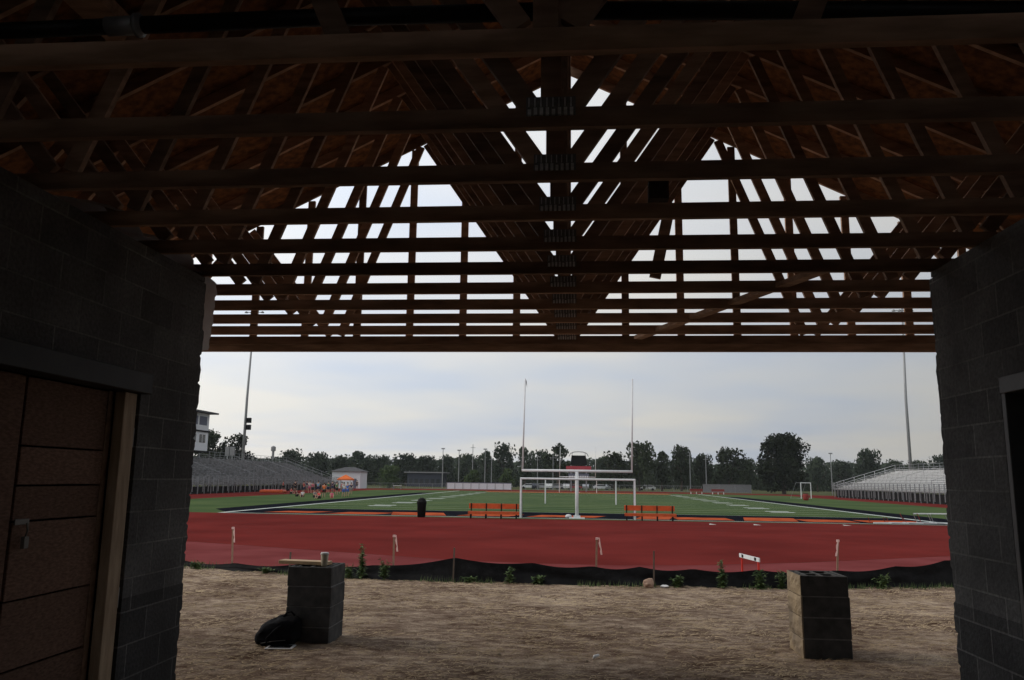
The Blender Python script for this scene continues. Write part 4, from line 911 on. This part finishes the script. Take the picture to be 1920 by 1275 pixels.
# ---------------------------------------------------------------- people
def skin_body(joints, edges, radii, name):
    me = bpy.data.meshes.new(name); me.from_pydata(joints, edges, []); o = bpy.data.objects.new(name, me); C.objects.link(o)
    md = o.modifiers.new('s', 'SKIN'); me.skin_vertices.new() if not me.skin_vertices else None
    for i, r in enumerate(radii): me.skin_vertices[0].data[i].radius = (r if isinstance(r, tuple) else (r, r))
    me.skin_vertices[0].data[0].use_root = True
    sd = o.modifiers.new('d', 'SUBSURF'); sd.levels = 1; sd.render_levels = 1
    dg = bpy.context.evaluated_depsgraph_get(); m2 = bpy.data.meshes.new_from_object(o.evaluated_get(dg)); bpy.data.objects.remove(o)
    for p in m2.polygons: p.use_smooth = True
    return m2
def person_meshes(pose):
    if pose == 'sit':
        J = [(0,0,.14),(0,.02,.34),(0,.04,.56),(0,.03,.66),(0,.0,.76),(0,.0,.88),(-.17,.03,.56),(.17,.03,.56),(-.24,-.1,.36),(.24,-.1,.36),(-.14,-.3,.3),(.14,-.3,.3),(-.1,-.02,.13),(.1,-.02,.13),(-.18,-.36,.38),(.18,-.36,.38),(-.12,-.5,.06),(.12,-.5,.06),(-.12,-.64,.05),(.12,-.64,.05)]
    elif pose == 'fold':
        J = [(0,0,.95),(0,.01,1.15),(0,.02,1.40),(0,.01,1.50),(0,-.01,1.60),(0,-.01,1.72),(-.19,.02,1.40),(.19,.02,1.40),(-.26,-.02,1.13),(.26,-.02,1.13),(.02,-.2,1.16),(-.02,-.2,1.2),(-.1,0,.9),(.1,0,.9),(-.13,-.03,.49),(.13,-.01,.49),(-.14,.0,.07),(.15,.02,.07),(-.15,-.16,.04),(.17,-.14,.04)]
    elif pose == 'walk':
        J = [(0,0,.93),(0,-.01,1.13),(0,-.02,1.38),(0,-.03,1.48),(0,-.05,1.58),(0,-.05,1.70),(-.19,-.02,1.38),(.19,-.02,1.38),(-.23,.14,1.12),(.24,-.12,1.12),(-.22,.06,.88),(.22,-.32,.98),(-.1,0,.88),(.1,0,.88),(-.11,-.2,.5),(.11,.1,.48),(-.11,-.22,.08),(.12,.34,.14),(-.11,-.37,.04),(.12,.24,.05)]
    else:
        J = [(0,0,.95),(0,.01,1.15),(0,.02,1.40),(0,.01,1.50),(0,-.01,1.60),(0,-.01,1.72),(-.19,.02,1.40),(.19,.02,1.40),(-.25,.02,1.13),(.27,.0,1.13),(-.25,-.06,.87),(.27,-.1,.89),(-.1,0,.9),(.1,0,.9),(-.11,-.03,.49),(.14,-.01,.49),(-.11,.0,.07),(.17,.02,.07),(-.12,-.16,.04),(.19,-.14,.04)]
    E_ = [(0,1),(1,2),(2,3),(3,4),(4,5),(2,6),(2,7),(6,8),(7,9),(8,10),(9,11),(0,12),(0,13),(12,14),(13,15),(14,16),(15,17),(16,18),(17,19)]
    rad = [(.15,.11),(.13,.1),(.13,.1),.055,.085,.08,.065,.065,.045,.045,.035,.035,.09,.09,.06,.06,.042,.042,.035,.035]
    body = skin_body(J, E_, rad, 'body')
    # shirt and shorts: slightly larger tubes following the same joints
    sh = skin_body([J[0],J[1],J[2],J[6],J[7],tuple((Vector(J[6])+Vector(J[8]))/2),tuple((Vector(J[7])+Vector(J[9]))/2)], [(0,1),(1,2),(2,3),(2,4),(3,5),(4,6)], [(.16,.12),(.15,.12),(.145,.115),.085,.085,.07,.07], 'shirt')
    sr = skin_body([J[0],J[12],J[13],tuple(Vector(J[12]).lerp(Vector(J[14]),.85)),tuple(Vector(J[13]).lerp(Vector(J[15]),.85))], [(0,1),(0,2),(1,3),(2,4)], [(.165,.125),.115,.115,.09,.09], 'shorts')
    h = Vector(J[4]).lerp(Vector(J[5]), .62); b = MB(); vs = []; fs = []
    for j in range(6):
        for i in range(10):
            th = PI*.60*j/5; ph = 2*PI*i/10; vs.append(h+Vector((math.sin(th)*math.cos(ph)*.10, math.sin(th)*math.sin(ph)*.11+.018, math.cos(th)*.12+.012)))
    for j in range(5):
        for i in range(10): fs.append((j*10+i, j*10+(i+1)%10, (j+1)*10+(i+1)%10, (j+1)*10+i))
    ho = bpy.data.meshes.new('hair'); ho.from_pydata([tuple(v) for v in vs], [], fs); ho.update()
    # face: nose and ears
    fc = MB(); c = Vector(J[4]).lerp(Vector(J[5]), .45); fc.bar(c+Vector((0,-.085,.03)), c+Vector((0,-.115,-.012)), .024, .02); fc.box(c.x-.108,c.x-.09,c.y-.015,c.y+.02,c.z-.03,c.z+.035); fc.box(c.x+.09,c.x+.108,c.y-.015,c.y+.02,c.z-.03,c.z+.035)
    fm = bpy.data.meshes.new('face'); fm.from_pydata(fc.v, [], fc.f); fm.update()
    return body, sh, sr, ho, fm
PM = {p: person_meshes(p) for p in ('stand','fold','walk','sit')}
def person(px, pyf, pose, top_, bot, rz, label, sc=1.0, hair='hair'):
    g = atZ(px, pyf, 0); t = empty('person', (g.x, g.y, .0), rz, label, 'person', 'athletes gathered at the left of the field'); t.scale = (sc,)*3
    body, sh, sr, ho, fm = PM[pose]
    for nm, me, m in (('body', body, M['skin']), ('shirt', sh, M[top_]), ('shorts', sr, M[bot]), ('hair', ho, M[hair]), ('face', fm, M['skin'])):
        o = bpy.data.objects.new(nm, me); C.objects.link(o); o.parent = t
        if not me.materials: me.materials.append(m)
        o.material_slots[0].link = 'OBJECT'; o.material_slots[0].material = m
PP = [(530,921,'walk','red_cloth','black_cloth2',120,'person in a red shirt, alone and leftmost, walking towards the group'),(540,919,'stand','blue_cloth','navy_cloth',150,'person in a blue shirt behind the lone red shirted walker'),(546,926,'sit','red_cloth','black_cloth2',60,'person in red sitting on the ground, leftmost of the seated ones'),
      (553,922,'fold','black_cloth2','black_cloth2',200,'person in a black shirt standing at the left end of the group'),(557,919,'stand','light_blue_cloth','grey_cloth',170,'person in a pale blue shirt behind the black shirted one'),(556,931,'sit','black_cloth2','black_cloth2',100,'person in black sitting low at the near left of the group'),
      (567,932,'sit','white_cloth','black_cloth2',10,'person in a white shirt sitting left of the middle'),(580,924,'fold','white_cloth','pink_cloth',20,'person in a white shirt beside the pink shirted one'),(586,926,'stand','pink_cloth','black_cloth2',190,'person in a pink shirt standing with arms down'),
      (575,921,'stand','navy_cloth','grey_cloth',30,'person in a navy shirt at the back left of the group'),(596,925,'fold','light_blue_cloth','navy_cloth',170,'person in a sky blue shirt left of the orange shirted one'),(590,933,'sit','grey_cloth','black_cloth2',50,'person in grey sitting in front of the pink shirted one'),
      (598,935,'sit','red_cloth','black_cloth2',340,'person in a bright red shirt sitting nearest the goal post side'),(607,933,'stand','orange_cloth','black_cloth2',180,'person in a bright orange shirt standing in the middle of the group'),(615,925,'stand','green_cloth','navy_cloth',200,'person in a green shirt right behind the orange shirted one'),
      (622,934,'sit','pink_cloth','red_cloth',20,'person in pink sitting right of the orange shirted one'),(623,922,'fold','navy_cloth','navy_cloth',160,'person in dark navy standing at the back right'),(631,928,'stand','green_cloth','black_cloth2',150,'person in a dark green shirt and black shorts right of the seated pink one'),
      (640,926,'walk','pink_cloth','grey_cloth',100,'person in a pale pink shirt stepping to the left'),(644,932,'stand','white_cloth','blue_cloth',190,'person in a white shirt near the right end of the group'),(651,931,'fold','blue_cloth','blue_cloth',170,'person all in blue, large, near the right end'),
      (658,927,'stand','navy_cloth','grey_cloth',200,'person in a navy shirt at the right end of the group'),(669,917,'stand','black_cloth2','black_cloth2',180,'person in black standing in front of the white building door'),(569,926,'stand','red_cloth','navy_cloth',90,'person in a dark red shirt behind the seated white shirt')]
random.seed(3)
for a in PP: person(a[0], a[1], a[2], a[3], a[4], R(a[5]), a[6], random.uniform(.94, 1.04))
# ---------------------------------------------------------------- light, sky, air
SUN_EL, AZ = R(30), R(8)                       # azimuth: from the left, a little ahead
sd_ = Vector((-math.cos(AZ)*math.cos(SUN_EL), math.sin(AZ)*math.cos(SUN_EL), math.sin(SUN_EL)))
sl = bpy.data.lights.new('sun', 'SUN'); sl.energy = .8; sl.angle = R(10); sl.color = (1, .87, .72)
so = bpy.data.objects.new('sun', sl); C.objects.link(so); so.rotation_euler = sd_.to_track_quat('Z', 'Y').to_euler(); so.location = (-30, 20, 40)
W = bpy.data.worlds.new('World'); S.world = W; W.use_nodes = True; nt = W.node_tree; N, L = nt.nodes, nt.links
bg_ = N['Background']
sk = N.new('ShaderNodeTexSky'); sk.sky_type = 'NISHITA'; sk.sun_disc = False; sk.sun_elevation = SUN_EL; sk.sun_rotation = math.atan2(sd_.x, sd_.y); sk.air_density = 1.2; sk.dust_density = 3
tc = N.new('ShaderNodeTexCoord'); sp = N.new('ShaderNodeSeparateXYZ'); L.new(tc.outputs['Generated'], sp.inputs[0])
def math_(op, a, b_, c_=None, clamp=False):
    n = N.new('ShaderNodeMath'); n.operation = op; n.use_clamp = clamp
    for i, v in enumerate((a, b_, c_)):
        if v is None: continue
        if isinstance(v, (int, float)): n.inputs[i].default_value = v
        else: L.new(v, n.inputs[i])
    return n.outputs[0]
# flat cloud sheet: direction divided by height
zc = math_('ADD', math_('MAXIMUM', sp.outputs['Z'], 0.0), .10)
cbx = N.new('ShaderNodeCombineXYZ'); L.new(math_('DIVIDE', sp.outputs['X'], zc), cbx.inputs[0]); L.new(math_('DIVIDE', sp.outputs['Y'], zc), cbx.inputs[1])
nz = N.new('ShaderNodeTexNoise'); nz.inputs['Scale'].default_value = .5; nz.inputs['Detail'].default_value = 3; nz.inputs['Roughness'].default_value = .5; L.new(cbx.outputs[0], nz.inputs[0])
cr = N.new('ShaderNodeValToRGB'); e = cr.color_ramp.elements; e[0].position = .38; e[0].color = (.54, .59, .675, 1); e[1].position = .60; e[1].color = (.70, .685, .65, 1); L.new(nz.outputs[0], cr.inputs[0])
side = N.new('ShaderNodeMapRange'); L.new(sp.outputs['X'], side.inputs[0]); side.inputs[1].default_value = -.5; side.inputs[2].default_value = .5; side.inputs[3].default_value = 1.5; side.inputs[4].default_value = .69
upm = N.new('ShaderNodeMapRange'); L.new(sp.outputs['Z'], upm.inputs[0]); upm.inputs[1].default_value = .05; upm.inputs[2].default_value = .35; upm.inputs[3].default_value = .92; upm.inputs[4].default_value = 1.22
sc = N.new('ShaderNodeVectorMath'); sc.operation = 'SCALE'; L.new(cr.outputs[0], sc.inputs[0]); L.new(math_('MULTIPLY', side.outputs[0], upm.outputs[0]), sc.inputs['Scale'])
s10 = N.new('ShaderNodeVectorMath'); s10.operation = 'SCALE'; L.new(sc.outputs[0], s10.inputs[0]); s10.inputs['Scale'].default_value = 9.9
mx = N.new('ShaderNodeMix'); mx.data_type = 'RGBA'; mx.inputs[0].default_value = .9; L.new(sk.outputs[0], mx.inputs[6]); L.new(s10.outputs[0], mx.inputs[7])
L.new(mx.outputs[2], bg_.inputs[0]); bg_.inputs[1].default_value = .1
S.view_settings.view_transform = 'Standard'; S.view_settings.look = 'None'; S.view_settings.gamma = 1; S.view_settings.exposure = 0
S.render.engine = 'CYCLES'

hb = MB(); hb.box(-400, 400, -60, 420, -1.2, 60); m = bpy.data.materials.new('haze'); m.use_nodes = True; _n = m.node_tree; _n.nodes.remove(_n.nodes['Principled BSDF'])
pv = _n.nodes.new('ShaderNodeVolumePrincipled'); pv.inputs['Color'].default_value = (.82, .88, .95, 1); pv.inputs['Density'].default_value = .00016; _n.links.new(pv.outputs[0], _n.nodes['Material Output'].inputs['Volume'])
tag(hb.build('haze', m), 'thin pale haze in the air over the field', 'haze', kind='stuff')
